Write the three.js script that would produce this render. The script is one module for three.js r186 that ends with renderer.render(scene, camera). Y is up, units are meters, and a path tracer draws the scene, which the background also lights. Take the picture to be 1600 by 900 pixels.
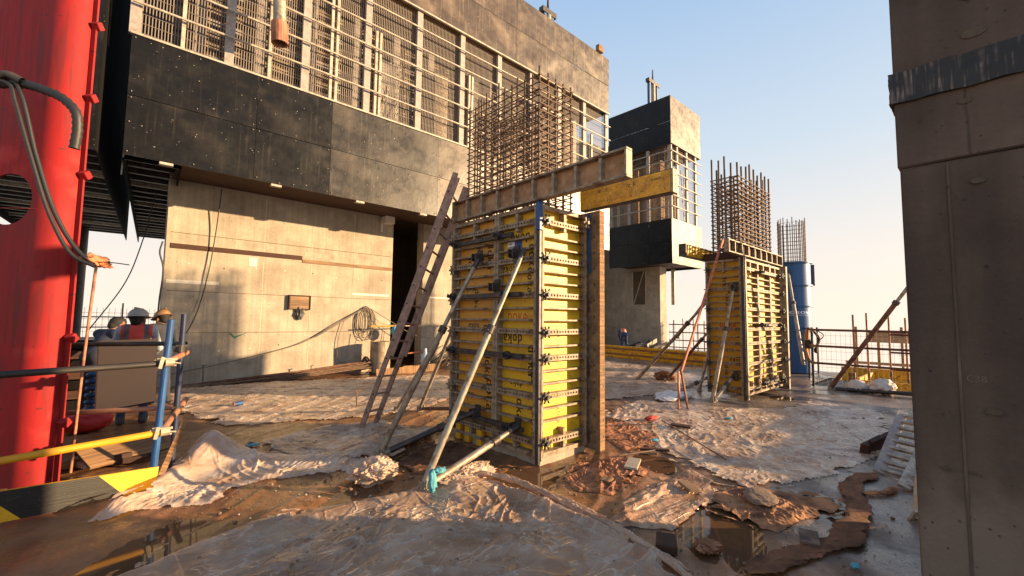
import * as THREE from 'three';
import { mergeGeometries, mergeVertices } from 'three/addons/utils/BufferGeometryUtils.js';
import { ImprovedNoise } from 'three/addons/math/ImprovedNoise.js';
import { RoundedBoxGeometry } from 'three/addons/geometries/RoundedBoxGeometry.js';

// ------------------------------------------------------------------ camera, sky, sun, exposure
const scene = new THREE.Scene();
const V = (x, y, z) => new THREE.Vector3(x, y, z);
const DEG = Math.PI / 180;
const camera = new THREE.PerspectiveCamera(2 * Math.atan(450 / 684.8) / DEG, 16 / 9, 0.05, 6000);
{
  const yaw = 47.29 * DEG, pitch = 4.15 * DEG, roll = 0.697 * DEG;
  const f = V(Math.cos(yaw) * Math.cos(pitch), Math.sin(pitch), -Math.sin(yaw) * Math.cos(pitch));
  const r0 = V(Math.sin(yaw), 0, Math.cos(yaw)), u0 = r0.clone().cross(f);
  const r = r0.clone().multiplyScalar(Math.cos(roll)).addScaledVector(u0, Math.sin(roll));
  const u = u0.clone().multiplyScalar(Math.cos(roll)).addScaledVector(r0, -Math.sin(roll));
  camera.position.set(0, 1.6, 0);
  camera.quaternion.setFromRotationMatrix(new THREE.Matrix4().makeBasis(r, u, f.clone().negate()));
}
const SUN_EL = 10.5 * DEG;
const sunDir = V(0.729 * Math.cos(SUN_EL), Math.sin(SUN_EL), 0.684 * Math.cos(SUN_EL)).normalize();
const sun = new THREE.DirectionalLight(new THREE.Color().setRGB(1, 0.69, 0.38), 5.0);
sun.position.copy(sunDir).multiplyScalar(60); sun.target.position.set(0, 0, 0);
sun.castShadow = true; sun.shadow.radius = 1.4; sun.shadow.mapSize.set(4096, 4096);
Object.assign(sun.shadow.camera, { left: -32, right: 32, top: 26, bottom: -26, near: 1, far: 140 });
sun.shadow.bias = -0.0005;
scene.add(sun, sun.target);
{ // a clear evening sky: deep blue overhead, pale peach haze low down, brighter round the low sun
  const W = 512, H = 256, d = new Float32Array(W * H * 4), sd = sunDir, keys = [[0, 1.12, 0.95, 0.78], [8, 0.95, 0.89, 0.83], [20, 0.66, 0.77, 0.88], [40, 0.36, 0.55, 0.83], [90, 0.11, 0.23, 0.5]];
  const gl = [0.5, 0.32, 0.16];
  for (let j = 0; j < H; j++) for (let i = 0; i < W; i++) {
    const el = ((j + 0.5) / H - 0.5) * Math.PI, az = ((i + 0.5) / W - 0.5) * 2 * Math.PI;
    const x = Math.cos(el) * Math.cos(az), y = Math.sin(el), z = Math.cos(el) * Math.sin(az);
    const h = Math.max(0, y), e = Math.max(0, el / DEG); let q = 0; while (q < 3 && e > keys[q + 1][0]) q++; const a = Math.min(1, (e - keys[q][0]) / (keys[q + 1][0] - keys[q][0]));
    const c = Math.max(0, x * sd.x + y * sd.y + z * sd.z), g = 0.55 * Math.pow(c, 6) * Math.exp(-h * 2.2);
    for (let k = 0; k < 3; k++) d[(j * W + i) * 4 + k] = (keys[q][k + 1] * (1 - a) + keys[q + 1][k + 1] * a) / 2.7 + gl[k] * g;
    d[(j * W + i) * 4 + 3] = 1;
  }
  const t = new THREE.DataTexture(d, W, H, THREE.RGBAFormat, THREE.FloatType);
  t.mapping = THREE.EquirectangularReflectionMapping; t.magFilter = t.minFilter = THREE.LinearFilter; t.needsUpdate = true;
  scene.background = t; scene.environment = t;
}
const renderer = new THREE.WebGLRenderer({ antialias: true });
renderer.toneMapping = THREE.LinearToneMapping;
renderer.toneMappingExposure = 2.7;
renderer.shadowMap.enabled = true; renderer.shadowMap.type = THREE.PCFSoftShadowMap;
renderer.setSize(1024, 576);

// ------------------------------------------------------------------ helpers
function rng(s) { return () => { s |= 0; s = s + 0x6D2B79F5 | 0; let t = Math.imul(s ^ s >>> 15, 1 | s); t = t + Math.imul(t ^ t >>> 7, 61 | t) ^ t; return ((t ^ t >>> 14) >>> 0) / 4294967296; }; }
const perlin = new ImprovedNoise();
const N3 = (x, y, z) => perlin.noise(x + 100.5, y + 100.5, z + 50.5);
const fbm = (x, y, s, o = 4) => { let a = 0, w = 0.5; for (let k = 0; k < o; k++) { a += w * N3(x, y, s + k * 7.3); x *= 2.03; y *= 2.03; w *= 0.5; } return a; };
const lerp = (a, b, t) => a + (b - a) * t, clamp = (x, a = 0, b = 1) => Math.min(b, Math.max(a, x));
const sm = (a, b, x) => { const t = clamp((x - a) / (b - a)); return t * t * (3 - 2 * t); };
const used = {};
function numbered(name) { const k = used[name] = (used[name] ?? -1) + 1; return k ? `${name}_${String(k).padStart(3, '0')}` : name; }
function shad(m) { m.castShadow = m.receiveShadow = true; return m; }
// a Group at the thing's base; its children are its parts
function thing(name, label, category, pos = [0, 0, 0], group) {
  const o = new THREE.Group(); o.name = numbered(name); o.position.set(...pos); scene.add(o);
  o.userData = { label, category }; if (group) o.userData.group = group;
  return o;
}
function tag(o, label, category, group) { Object.assign(o.userData, { label, category }); if (group) o.userData.group = group; return o; }
// a part whose geometry is written in the world's metres
function part(root, name, geo, mat, label) {
  const m = shad(new THREE.Mesh(Array.isArray(geo) ? merge(geo) : geo, mat)); m.name = name;
  if (label) m.userData.label = label;
  const off = V(0, 0, 0); for (let p = root; p && p !== scene; p = p.parent) off.add(p.position);
  m.position.sub(off); root.add(m); return m;
}
// a thing that is one mesh, standing at pos
function solo(name, label, category, geo, mat, group) {
  const m = shad(new THREE.Mesh(Array.isArray(geo) ? merge(geo) : geo, mat)); m.name = numbered(name); scene.add(m);
  if (label) tag(m, label, category, group);
  return m;
}
function struct(name, geo, mat) { const m = solo(name, null, null, geo, mat); m.userData.kind = 'structure'; return m; }
function merge(list) {
  const any = list.some(g => !g.index);
  const l = list.map(g => { let h = any && g.index ? g.toNonIndexed() : g; for (const k of Object.keys(h.attributes)) if (!['position', 'normal', 'uv', 'color'].includes(k)) h.deleteAttribute(k); return h; });
  const col = l.some(g => g.attributes.color);
  for (const g of l) { if (!col) continue; if (!g.attributes.color) { const n = g.attributes.position.count; g.setAttribute('color', new THREE.BufferAttribute(new Float32Array(n * 3).fill(1), 3)); } }
  return mergeGeometries(l, false);
}
// uv in metres by the way each face points
function muv(g, ox = 0, oy = 0) {
  const p = g.attributes.position, n = g.attributes.normal, uv = new Float32Array(p.count * 2);
  for (let i = 0; i < p.count; i++) {
    const ax = Math.abs(n.getX(i)), ay = Math.abs(n.getY(i)), az = Math.abs(n.getZ(i));
    const [a, b] = ay >= ax && ay >= az ? [p.getX(i), p.getZ(i)] : ax >= az ? [p.getZ(i), p.getY(i)] : [p.getX(i), p.getY(i)];
    uv[i * 2] = a + ox; uv[i * 2 + 1] = b + oy;
  }
  g.setAttribute('uv', new THREE.BufferAttribute(uv, 2)); return g;
}
let seedUV = 1;
const ru = () => { seedUV = (seedUV * 16807) % 2147483647; return (seedUV % 1000) / 97; };
// box from corner to corner, slightly bevelled if b > 0
function box(x0, y0, z0, x1, y1, z1, b = 0) {
  const w = Math.abs(x1 - x0), h = Math.abs(y1 - y0), d = Math.abs(z1 - z0);
  const g = b ? new RoundedBoxGeometry(w, h, d, 1, Math.min(b, w / 2.1, h / 2.1, d / 2.1)) : new THREE.BoxGeometry(w, h, d);
  g.translate((x0 + x1) / 2, (y0 + y1) / 2, (z0 + z1) / 2); return muv(g, ru(), ru());
}
const UP = V(0, 1, 0);
function place(g, a, b, roll = 0) { // turns +y into the direction a -> b and centres there
  const d = b.clone().sub(a), L = d.length(); d.normalize();
  const q = new THREE.Quaternion().setFromUnitVectors(UP, d);
  if (roll) q.multiply(new THREE.Quaternion().setFromAxisAngle(UP, roll));
  g.applyQuaternion(q); g.translate((a.x + b.x) / 2, (a.y + b.y) / 2, (a.z + b.z) / 2); return g;
}
const A3 = a => Array.isArray(a) ? V(...a) : a;
function rod(a, b, r, seg = 10, r2 = r) {
  a = A3(a); b = A3(b); const L = a.distanceTo(b), g = new THREE.CylinderGeometry(r2, r, L, seg, 1, false);
  const uv = g.attributes.uv; for (let i = 0; i < uv.count; i++) uv.setXY(i, uv.getX(i) * r * 6.28, uv.getY(i) * L);
  return place(g, a, b);
}
function pipe(a, b, r, t = 0.004, seg = 14) { // open tube with thickness
  a = A3(a); b = A3(b); const L = a.distanceTo(b);
  const pts = [[r - t, -L / 2], [r, -L / 2], [r, L / 2], [r - t, L / 2], [r - t, -L / 2]].map(p => new THREE.Vector2(...p));
  const g = new THREE.LatheGeometry(pts, seg).toNonIndexed(); g.computeVertexNormals();
  const uv = g.attributes.uv; for (let i = 0; i < uv.count; i++) uv.setXY(i, uv.getX(i) * r * 6.28, uv.getY(i) * L);
  return place(g, a, b);
}
function bar(a, b, w, d, roll = 0, bev = 0.003) { // rectangular bar
  a = A3(a); b = A3(b); const L = a.distanceTo(b);
  const g = bev ? new RoundedBoxGeometry(w, L, d, 1, bev) : new THREE.BoxGeometry(w, L, d); muv(g, ru(), ru());
  return place(g, a, b, roll);
}
function curve(pts, r, seg = 40, rs = 7, closed = false) {
  const c = new THREE.CatmullRomCurve3(pts.map(A3), closed);
  const g = new THREE.TubeGeometry(c, seg, r, rs, closed), L = c.getLength(), uv = g.attributes.uv;
  for (let i = 0; i < uv.count; i++) uv.setXY(i, uv.getX(i) * L, uv.getY(i) * r * 6.28);
  return g;
}
const mtx = (g, m) => { g.applyMatrix4(m); return g; };

// ------------------------------------------------------------------ procedural textures
// tileable value noise in [0,1], cheap: random grids blown up
function nmap(N, cx, cy, oct, seed, gain = 0.5) {
  const out = new Float32Array(N * N); let w = 1, tot = 0; const R = rng(seed);
  for (let o = 0; o < oct; o++) {
    const gx = Math.min(N, cx << o), gy = Math.min(N, cy << o), g = new Float32Array(gx * gy); for (let i = 0; i < g.length; i++) g[i] = R();
    const xi = new Int32Array(N), xj = new Int32Array(N), xf = new Float32Array(N);
    for (let x = 0; x < N; x++) { const u = x * gx / N, i = Math.floor(u), f = u - i; xi[x] = i % gx; xj[x] = (i + 1) % gx; xf[x] = f * f * (3 - 2 * f); }
    for (let y = 0; y < N; y++) {
      const v = y * gy / N, j = Math.floor(v), f0 = v - j, f = f0 * f0 * (3 - 2 * f0), r0 = (j % gy) * gx, r1 = ((j + 1) % gy) * gx;
      for (let x = 0; x < N; x++) {
        const a = g[r0 + xi[x]] * (1 - xf[x]) + g[r0 + xj[x]] * xf[x], b = g[r1 + xi[x]] * (1 - xf[x]) + g[r1 + xj[x]] * xf[x];
        out[y * N + x] += w * (a * (1 - f) + b * f);
      }
    }
    tot += w; w *= gain;
  }
  for (let i = 0; i < out.length; i++) out[i] /= tot; return out;
}
function tex(N, fn, srgb = true, per = 1, M = N) { // fn(i, x, y) -> [r,g,b] 0..255; the picture spans `per` metres
  const d = new Uint8Array(N * M * 4);
  for (let y = 0, i = 0; y < M; y++) for (let x = 0; x < N; x++, i++) {
    const c = fn(i, x, y); d[i * 4] = clamp(c[0], 0, 255); d[i * 4 + 1] = clamp(c[1], 0, 255); d[i * 4 + 2] = clamp(c[2], 0, 255); d[i * 4 + 3] = 255;
  }
  const t = new THREE.DataTexture(d, N, M); t.wrapS = t.wrapT = THREE.RepeatWrapping; t.magFilter = THREE.LinearFilter; t.minFilter = THREE.LinearMipmapLinearFilter; t.generateMipmaps = true;
  if (srgb) t.colorSpace = THREE.SRGBColorSpace; t.repeat.set(1 / per, 1 / per); t.needsUpdate = true; return t;
}
const grey = (N, fn, per, M) => tex(N, (i, x, y) => { const v = fn(i, x, y); return [v, v, v]; }, false, per, M);
function specks(N, list) { const m = new Float32Array(N * N); for (const [cx, cy, r, v, sx = 1] of list) for (let y = -Math.ceil(r); y <= r; y++) for (let x = -Math.ceil(r * sx); x <= r * sx; x++) { const d = Math.hypot(x / sx, y) / r; if (d < 1) { const i = ((Math.round(cy + y) % N + N) % N) * N + ((Math.round(cx + x) % N + N) % N); m[i] = Math.max(m[i], v * (d > 0.75 ? (1 - d) * 4 : 1)); } } return m; }
const std = (o) => new THREE.MeshStandardMaterial(o);
const phys = (o) => new THREE.MeshPhysicalMaterial(o);
const mixc = (a, b, t) => [lerp(a[0], b[0], t), lerp(a[1], b[1], t), lerp(a[2], b[2], t)];

const M = {};
{ // shared noises
  const N = 512, n1 = nmap(N, 4, 4, 7, 11), n2 = nmap(N, 8, 8, 6, 12), fine = nmap(N, 128, 128, 2, 13), streak = nmap(N, 64, 3, 4, 14), hz = nmap(N, 3, 90, 3, 15), n3 = nmap(N, 16, 16, 5, 16);
  const R = rng(5);
  // concrete, 3 m tile
  const holes = specks(N, Array.from({ length: 260 }, () => [R() * N, R() * N, 0.6 + R() * 1.5, R()]));
  const cc = (i) => clamp(0.5 + (n1[i] - 0.5) * 0.85 + (n3[i] - 0.5) * 0.4 + (fine[i] - 0.5) * 0.2 + (streak[i] - 0.5) * 0.35);
  M.concT = tex(N, (i) => { const v = cc(i), b = mixc([122, 112, 98], [190, 178, 158], v); const k = 1 - 0.5 * holes[i]; return [b[0] * k, b[1] * k, b[2] * k]; }, true, 3);
  M.concB = grey(N, (i) => 120 + (n3[i] - 0.5) * 90 + (fine[i] - 0.5) * 70 - holes[i] * 80, 3);
  M.concrete = std({ map: M.concT, bumpMap: M.concB, bumpScale: 0.006, roughness: 0.88 });
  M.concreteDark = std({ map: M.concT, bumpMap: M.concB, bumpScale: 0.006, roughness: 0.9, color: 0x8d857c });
  // film faced plywood: near black with cement dust, scratches and paint spots; 2.4 m tile
  const spots = specks(N, Array.from({ length: 70 }, () => [R() * N, R() * N, 0.7 + R() * R() * 2.6, 0.4 + R() * 0.6, 0.6 + R() * 1.5]));
  const scr = specks(N, Array.from({ length: 60 }, () => [R() * N, R() * N, 0.6, 0.3 + R() * 0.3, 8 + R() * 30]));
  const dust = (i) => clamp((n1[i] - 0.5) * 2.6) * 0.55 + clamp((streak[i] - 0.6) * 2.2) * 0.5 + (fine[i] - 0.5) * 0.12;
  M.filmT = tex(N, (i) => { let c = mixc([30, 27, 25], [84, 73, 63], clamp(dust(i))); c = mixc(c, [196, 184, 168], spots[i] * 0.85); return mixc(c, [110, 104, 96], scr[i] * 0.5); }, true, 2.4);
  M.filmR = grey(N, (i) => 92 + dust(i) * 80 + (n3[i] - 0.5) * 60, 2.4);
  M.filmB = grey(N, (i) => 128 + (n1[i] - 0.5) * 200 + spots[i] * 30, 2.4);
  M.film = phys({ map: M.filmT, roughnessMap: M.filmR, roughness: 1, bumpMap: M.filmB, bumpScale: 0.012, specularIntensity: 0.75 });
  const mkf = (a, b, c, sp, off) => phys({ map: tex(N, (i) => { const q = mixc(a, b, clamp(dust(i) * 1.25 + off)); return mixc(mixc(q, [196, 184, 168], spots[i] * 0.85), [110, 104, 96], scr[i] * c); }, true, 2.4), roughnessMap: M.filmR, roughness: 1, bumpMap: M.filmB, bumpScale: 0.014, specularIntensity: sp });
  M.film = mkf([17, 16, 16], [62, 56, 50], 0.4, 0.45, -0.08); M.filmHalfSheen = mkf([30, 26, 23], [96, 83, 70], 0.4, 0.8, 0.05); M.filmDustSheen = mkf([58, 48, 39], [140, 120, 98], 0.3, 0.9, 0.15);  // paler copies: dust, with the sun's sheen towards the right painted into the colour
  M.filmMatt = phys({ color: new THREE.Color().setRGB(0.012, 0.011, 0.01), roughness: 0.95, specularIntensity: 0.15 });
  // brown shuttering timber (behind the screens), 1.5 m tile
  const grain = (i) => clamp(0.5 + (hz[i] - 0.5) * 1.2 + (n1[i] - 0.5) * 0.7);
  M.woodT = tex(N, (i) => { const v = grain(i); return mixc([92, 70, 50], [166, 136, 104], v); }, true, 1.5);
  M.woodB = grey(N, (i) => 128 + (hz[i] - 0.5) * 180, 1.5);
  M.wood = std({ map: M.woodT, bumpMap: M.woodB, bumpScale: 0.004, roughness: 0.85 });
  M.woodPale = std({ map: M.woodT, bumpMap: M.woodB, bumpScale: 0.004, roughness: 0.85, color: 0xfff0dc });
  M.plyDark = std({ map: M.woodT, roughness: 0.8, color: 0x77594a });
  // yellow coated timber
  const wear = (i) => clamp((n3[i] - 0.6) * 4) * 0.8;
  M.yellowT = tex(N, (i) => { const v = grain(i); let c = mixc([196, 138, 10], [228, 176, 24], v); return mixc(c, [120, 84, 40], clamp(wear(i) + clamp((n1[i] - 0.55) * 2.2) * 0.5)); }, true, 1.5);
  M.yellow = std({ map: M.yellowT, bumpMap: M.woodB, bumpScale: 0.002, roughness: 0.55 });
  // steel kinds
  const mk = (a, b, c, r, s = 1, m = 0) => std({ map: tex(256, (i, x, y) => { const k = (y * 2) * N + x * 2; return mixc(mixc(a, b, clamp(0.5 + (n3[k] - 0.5) * 1.8 + (fine[k] - 0.5) * 0.5)), c, clamp((n2[k] - 0.55) * 5) * s); }, true, 0.8), roughness: r, metalness: m, bumpMap: M.concB, bumpScale: 0.0015 });
  M.galv = mk([132, 122, 108], [176, 164, 146], [112, 88, 66], 0.5, 0.7, 0.35);
  M.frameSteel = mk([118, 104, 88], [164, 146, 122], [88, 62, 44], 0.6, 0.8, 0.15);
  M.darkSteel = mk([46, 44, 44], [82, 76, 72], [96, 70, 52], 0.5, 0.6, 0.3);
  M.rust = mk([84, 56, 42], [128, 88, 64], [60, 42, 36], 0.85, 0.8);
  M.rebar = mk([84, 66, 53], [128, 103, 82], [58, 46, 40], 0.8, 0.8);
  M.rustTube = mk([140, 92, 68], [174, 124, 96], [110, 62, 42], 0.7, 0.7);
  M.channel = mk([146, 110, 78], [176, 138, 102], [110, 78, 54], 0.75, 0.7);
  M.rail = mk([150, 140, 128], [190, 178, 160], [120, 98, 80], 0.6, 0.5, 0.2);
  M.post = mk([136, 128, 122], [160, 150, 142], [120, 104, 92], 0.65, 0.5, 0.1);
  M.blue = mk([20, 62, 110], [34, 86, 142], [70, 64, 60], 0.5, 0.7);
  M.navy = mk([20, 32, 58], [30, 44, 78], [60, 50, 46], 0.5, 0.6);
  M.blackTube = mk([28, 26, 25], [52, 46, 42], [170, 160, 146], 0.55, 0.35);
  M.yellowTube = mk([190, 132, 14], [214, 156, 24], [140, 112, 80], 0.6, 0.55);
  M.ladder = mk([132, 106, 92], [164, 134, 118], [100, 80, 70], 0.7, 0.7, 0.1);
  M.coupler = mk([150, 140, 122], [196, 184, 164], [116, 84, 58], 0.55, 0.6, 0.3);
  M.redPlank = mk([168, 98, 72], [196, 128, 98], [120, 60, 42], 0.8, 0.6);
  // red paint, faded, chalky and scuffed; 2.5 m tile
  const scuff = specks(N, Array.from({ length: 50 }, () => [R() * N, R() * N, 1 + R() * 2.2, R(), 0.4 + R() * 2])), scuffv = specks(N, Array.from({ length: 26 }, () => [R() * N, R() * N, 6 + R() * 26, 0.2 + R() * 0.55, 0.06]));
  M.red = std({ map: tex(N, (i) => { let c = mixc([112, 5, 9], [160, 14, 15], clamp(0.5 + (n1[i] - 0.5) * 1.6 + (streak[i] - 0.5) * 0.9)); c = mixc(c, [190, 92, 76], clamp((n2[i] - 0.55) * 4) * 0.55); c = mixc(c, [88, 20, 18], clamp((streak[i] - 0.58) * 6) * 0.6); return mixc(c, [60, 34, 26], clamp(scuff[i] * 0.7 + scuffv[i] * 0.7)); }, true, 2.5), roughnessMap: grey(256, (i, x, y) => 150 + n1[y * 2 * N + x * 2] * 90, 2.5), roughness: 1, bumpMap: M.concB, bumpScale: 0.002 });
  M.mesh = std({ color: new THREE.Color().setRGB(0.2, 0.165, 0.138), roughness: 0.7 });
  M.rubber = std({ color: new THREE.Color().setRGB(0.018, 0.017, 0.017), roughness: 0.55, bumpMap: M.concB, bumpScale: 0.004 });
  M.cable = std({ color: new THREE.Color().setRGB(0.035, 0.03, 0.027), roughness: 0.6 });
  M.rope = std({ color: new THREE.Color().setRGB(0.16, 0.13, 0.1), roughness: 0.9 });
  M.tape = std({ color: new THREE.Color().setRGB(0.6, 0.55, 0.47), roughness: 0.75, bumpMap: M.concB, bumpScale: 0.003 });
  M.fabric = std({ map: M.woodT, color: 0xffffff, roughness: 1 });
  M.n = { N, n1, n2, n3, fine, streak, hz };
}
const flat = (r, g, b, rough = 0.8, extra = {}) => std({ color: new THREE.Color().setRGB(r, g, b), roughness: rough, bumpMap: M.concB, bumpScale: 0.002, ...extra });
function canvasTex(w, h, draw) { const c = document.createElement('canvas'); c.width = w; c.height = h; draw(c.getContext('2d'), w, h); const t = new THREE.CanvasTexture(c); t.colorSpace = THREE.SRGBColorSpace; t.wrapS = t.wrapT = THREE.RepeatWrapping; t.anisotropy = 8; return t; }

// ------------------------------------------------------------------ the deck, mud, puddles, far ground
const deckPoly = [[-16, -30], [25, -30], [25, -6.3], [17.9, -6.3], [17.9, -3.2], [13.7, -3.2], [13.7, 6], [-16, 6]];
function inPoly(x, z, P) { let c = false; for (let i = 0, j = P.length - 1; i < P.length; j = i++) { const [xi, zi] = P[i], [xj, zj] = P[j]; if ((zi > z) !== (zj > z) && x < (xj - xi) * (z - zi) / (zj - zi) + xi) c = !c; } return c; }
{
  const s = new THREE.Shape(deckPoly.map(([x, z]) => new THREE.Vector2(x, -z)));
  const g = new THREE.ExtrudeGeometry(s, { depth: 0.35, bevelEnabled: false }); g.rotateX(-Math.PI / 2); g.translate(0, -0.41, 0); muv(g);
  struct('concrete_deck', g, M.concrete);
}
// hollows that hold water: x, z, radius x, radius z, turn, depth
const hollows = [[3.05, -3.15, 1.0, 0.42, 0.3, 0.05], [3.75, -1.55, 0.75, 0.34, 0.5, 0.05], [4.75, -1.05, 0.5, 0.26, 0.4, 0.045], [1.35, -3.75, 1.0, 0.26, 0.55, 0.05],
  [1.85, -5.6, 0.8, 0.22, 0.5, 0.04], [2.7, -4.75, 0.65, 0.5, 0.2, 0.04], [4.7, -2.75, 0.5, 0.3, 0.9, 0.04], [0.35, -3.9, 0.7, 0.4, 0.6, 0.035], [10.9, -3.1, 0.6, 0.4, 0.2, 0.035], [6.1, -5.3, 0.8, 0.35, 0.9, 0.03], [4.7, -4.6, 0.5, 0.28, 0.8, 0.035]];
function hollow(x, z) { let d = 0; for (const [hx, hz, rx, rz, a, dp] of hollows) { const c = Math.cos(a), s = Math.sin(a), u = ((x - hx) * c - (z - hz) * s) / rx, v = ((x - hx) * s + (z - hz) * c) / rz, q = u * u + v * v; if (q < 3) d = Math.max(d, dp * Math.exp(-q * 1.3)); } return d; }
const slurry = (x, z) => clamp(sm(4.2, 6.5, x + 0.9 * z + 2.2 + 1.1 * fbm(x * 0.9, z * 0.9, 3))); // how far grey cement paste replaces brown mud
function groundH(x, z) {
  const n = 0.028 * fbm(x * 0.7, z * 0.7, 1, 3), mud = 1 - 0.65 * slurry(x, z);
  // trodden ruts and scraped ridges along the room
  const c = Math.cos(0.62), s = Math.sin(0.62), u = x * c - z * s, v = x * s + z * c + 0.12 * N3(x * 1.3, z * 1.3, 9);
  const rut = 1 - Math.abs(2 * N3(u * 0.5, v * 4.2, 4)), lump = Math.max(0, fbm(x * 4.5, z * 4.5, 6, 3));
  return n + mud * (0.014 * (rut * rut - 0.5) + 0.022 * lump) + 0.004 * fbm(x * 14, z * 14, 8, 2) - hollow(x, z);
}
function grid(x0, x1, z0, z1, st, h, keep, col, uvs = 1) {
  const nx = Math.round((x1 - x0) / st) + 1, nz = Math.round((z1 - z0) / st) + 1, P = new Float32Array(nx * nz * 3), U = new Float32Array(nx * nz * 2), C = col && new Float32Array(nx * nz * 3), I = [], ok = new Uint8Array(nx * nz);
  for (let j = 0; j < nz; j++) for (let i = 0; i < nx; i++) {
    const k = j * nx + i, x = x0 + i * st, z = z0 + j * st; ok[k] = keep(x, z) ? 1 : 0;
    P[k * 3] = x; P[k * 3 + 1] = ok[k] ? h(x, z) : 0; P[k * 3 + 2] = z; U[k * 2] = x * uvs; U[k * 2 + 1] = z * uvs;
    if (col) { const c = ok[k] ? col(x, z) : [1, 1, 1]; C[k * 3] = c[0]; C[k * 3 + 1] = c[1]; C[k * 3 + 2] = c[2]; }
  }
  for (let j = 0; j < nz - 1; j++) for (let i = 0; i < nx - 1; i++) { const a = j * nx + i, b = a + 1, c = a + nx, d = c + 1; if (ok[a] && ok[b] && ok[c] && ok[d]) I.push(a, c, b, b, c, d); }
  const map = new Int32Array(nx * nz).fill(-1); let n = 0; for (const k of I) if (map[k] < 0) map[k] = n++;
  const g = new THREE.BufferGeometry(), p = new Float32Array(n * 3), u = new Float32Array(n * 2), cc = col && new Float32Array(n * 3);
  for (let k = 0; k < nx * nz; k++) { const m = map[k]; if (m < 0) continue; p.set(P.subarray(k * 3, k * 3 + 3), m * 3); u.set(U.subarray(k * 2, k * 2 + 2), m * 2); if (col) cc.set(C.subarray(k * 3, k * 3 + 3), m * 3); }
  g.setAttribute('position', new THREE.BufferAttribute(p, 3)); g.setAttribute('uv', new THREE.BufferAttribute(u, 2)); if (col) g.setAttribute('color', new THREE.BufferAttribute(cc, 3));
  g.setIndex(I.map(k => map[k])); g.computeVertexNormals(); return g;
}
{
  const { N, n1, n2, n3, fine } = M.n, R = rng(77);
  const peb = specks(N, Array.from({ length: 420 }, () => [R() * N, R() * N, 0.7 + R() * 1.4, R()]));
  M.mud = std({
    vertexColors: true,
    map: tex(N, (i) => { const v = clamp(0.5 + (n1[i] - 0.5) * 1.5 + (fine[i] - 0.5) * 0.35); let c = mixc([176, 170, 162], [255, 250, 244], v); return mixc(c, [120, 112, 104], peb[i] * 0.45); }, true, 1.6),
    roughnessMap: grey(N, (i) => 50 + clamp((n2[i] - 0.36) * 2.6) * 150, 2.7), roughness: 1,
    bumpMap: grey(N, (i) => 110 + (n3[i] - 0.5) * 150 + (fine[i] - 0.5) * 60 + peb[i] * 60, 0.8), bumpScale: 0.008,
  });
  const brown = [0.28, 0.135, 0.066], clay = [0.37, 0.185, 0.085], greyC = [0.27, 0.235, 0.21], dark = [0.15, 0.078, 0.042];
  const col = (x, z) => {
    const a = fbm(x * 1.1, z * 1.1, 21, 3), b = fbm(x * 3.1, z * 3.1, 23, 3), s = slurry(x, z);
    let c = mixc(brown, clay, clamp(0.5 + a * 1.6)); c = mixc(c, dark, clamp(b * 2.2 - 0.1)); return mixc(c, mixc(greyC, [0.2, 0.165, 0.14], clamp(0.4 + b * 1.5)), clamp(s * (0.85 + b)));
  };
  const near = (x, z) => x > -1.2 && x < 8 && z > -7.2 && z < 1.2;
  const g = merge([grid(-1.2, 8, -7.2, 1.2, 0.03, groundH, () => true, col), grid(-6, 24.9, -16.8, 4.8, 0.12, groundH, (x, z) => inPoly(x, z, deckPoly) && !(x > -1.19 && x < 7.99 && z > -7.19 && z < 1.19), col)]);
  struct('mud_ground', g, M.mud);
  M.water = phys({ color: new THREE.Color().setRGB(0.11, 0.058, 0.03), roughness: 0.035, ior: 1.33 });
  hollows.forEach(([x, z, rx, rz, a], k) => {
    const s = new THREE.CircleGeometry(1, 40); s.rotateX(-Math.PI / 2); s.scale(rx * 1.45, 1, rz * 1.45); s.rotateY(a); s.translate(x, -0.019 - k * 0.0006, z);
    struct('puddle', s, M.water);
  });
}

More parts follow.
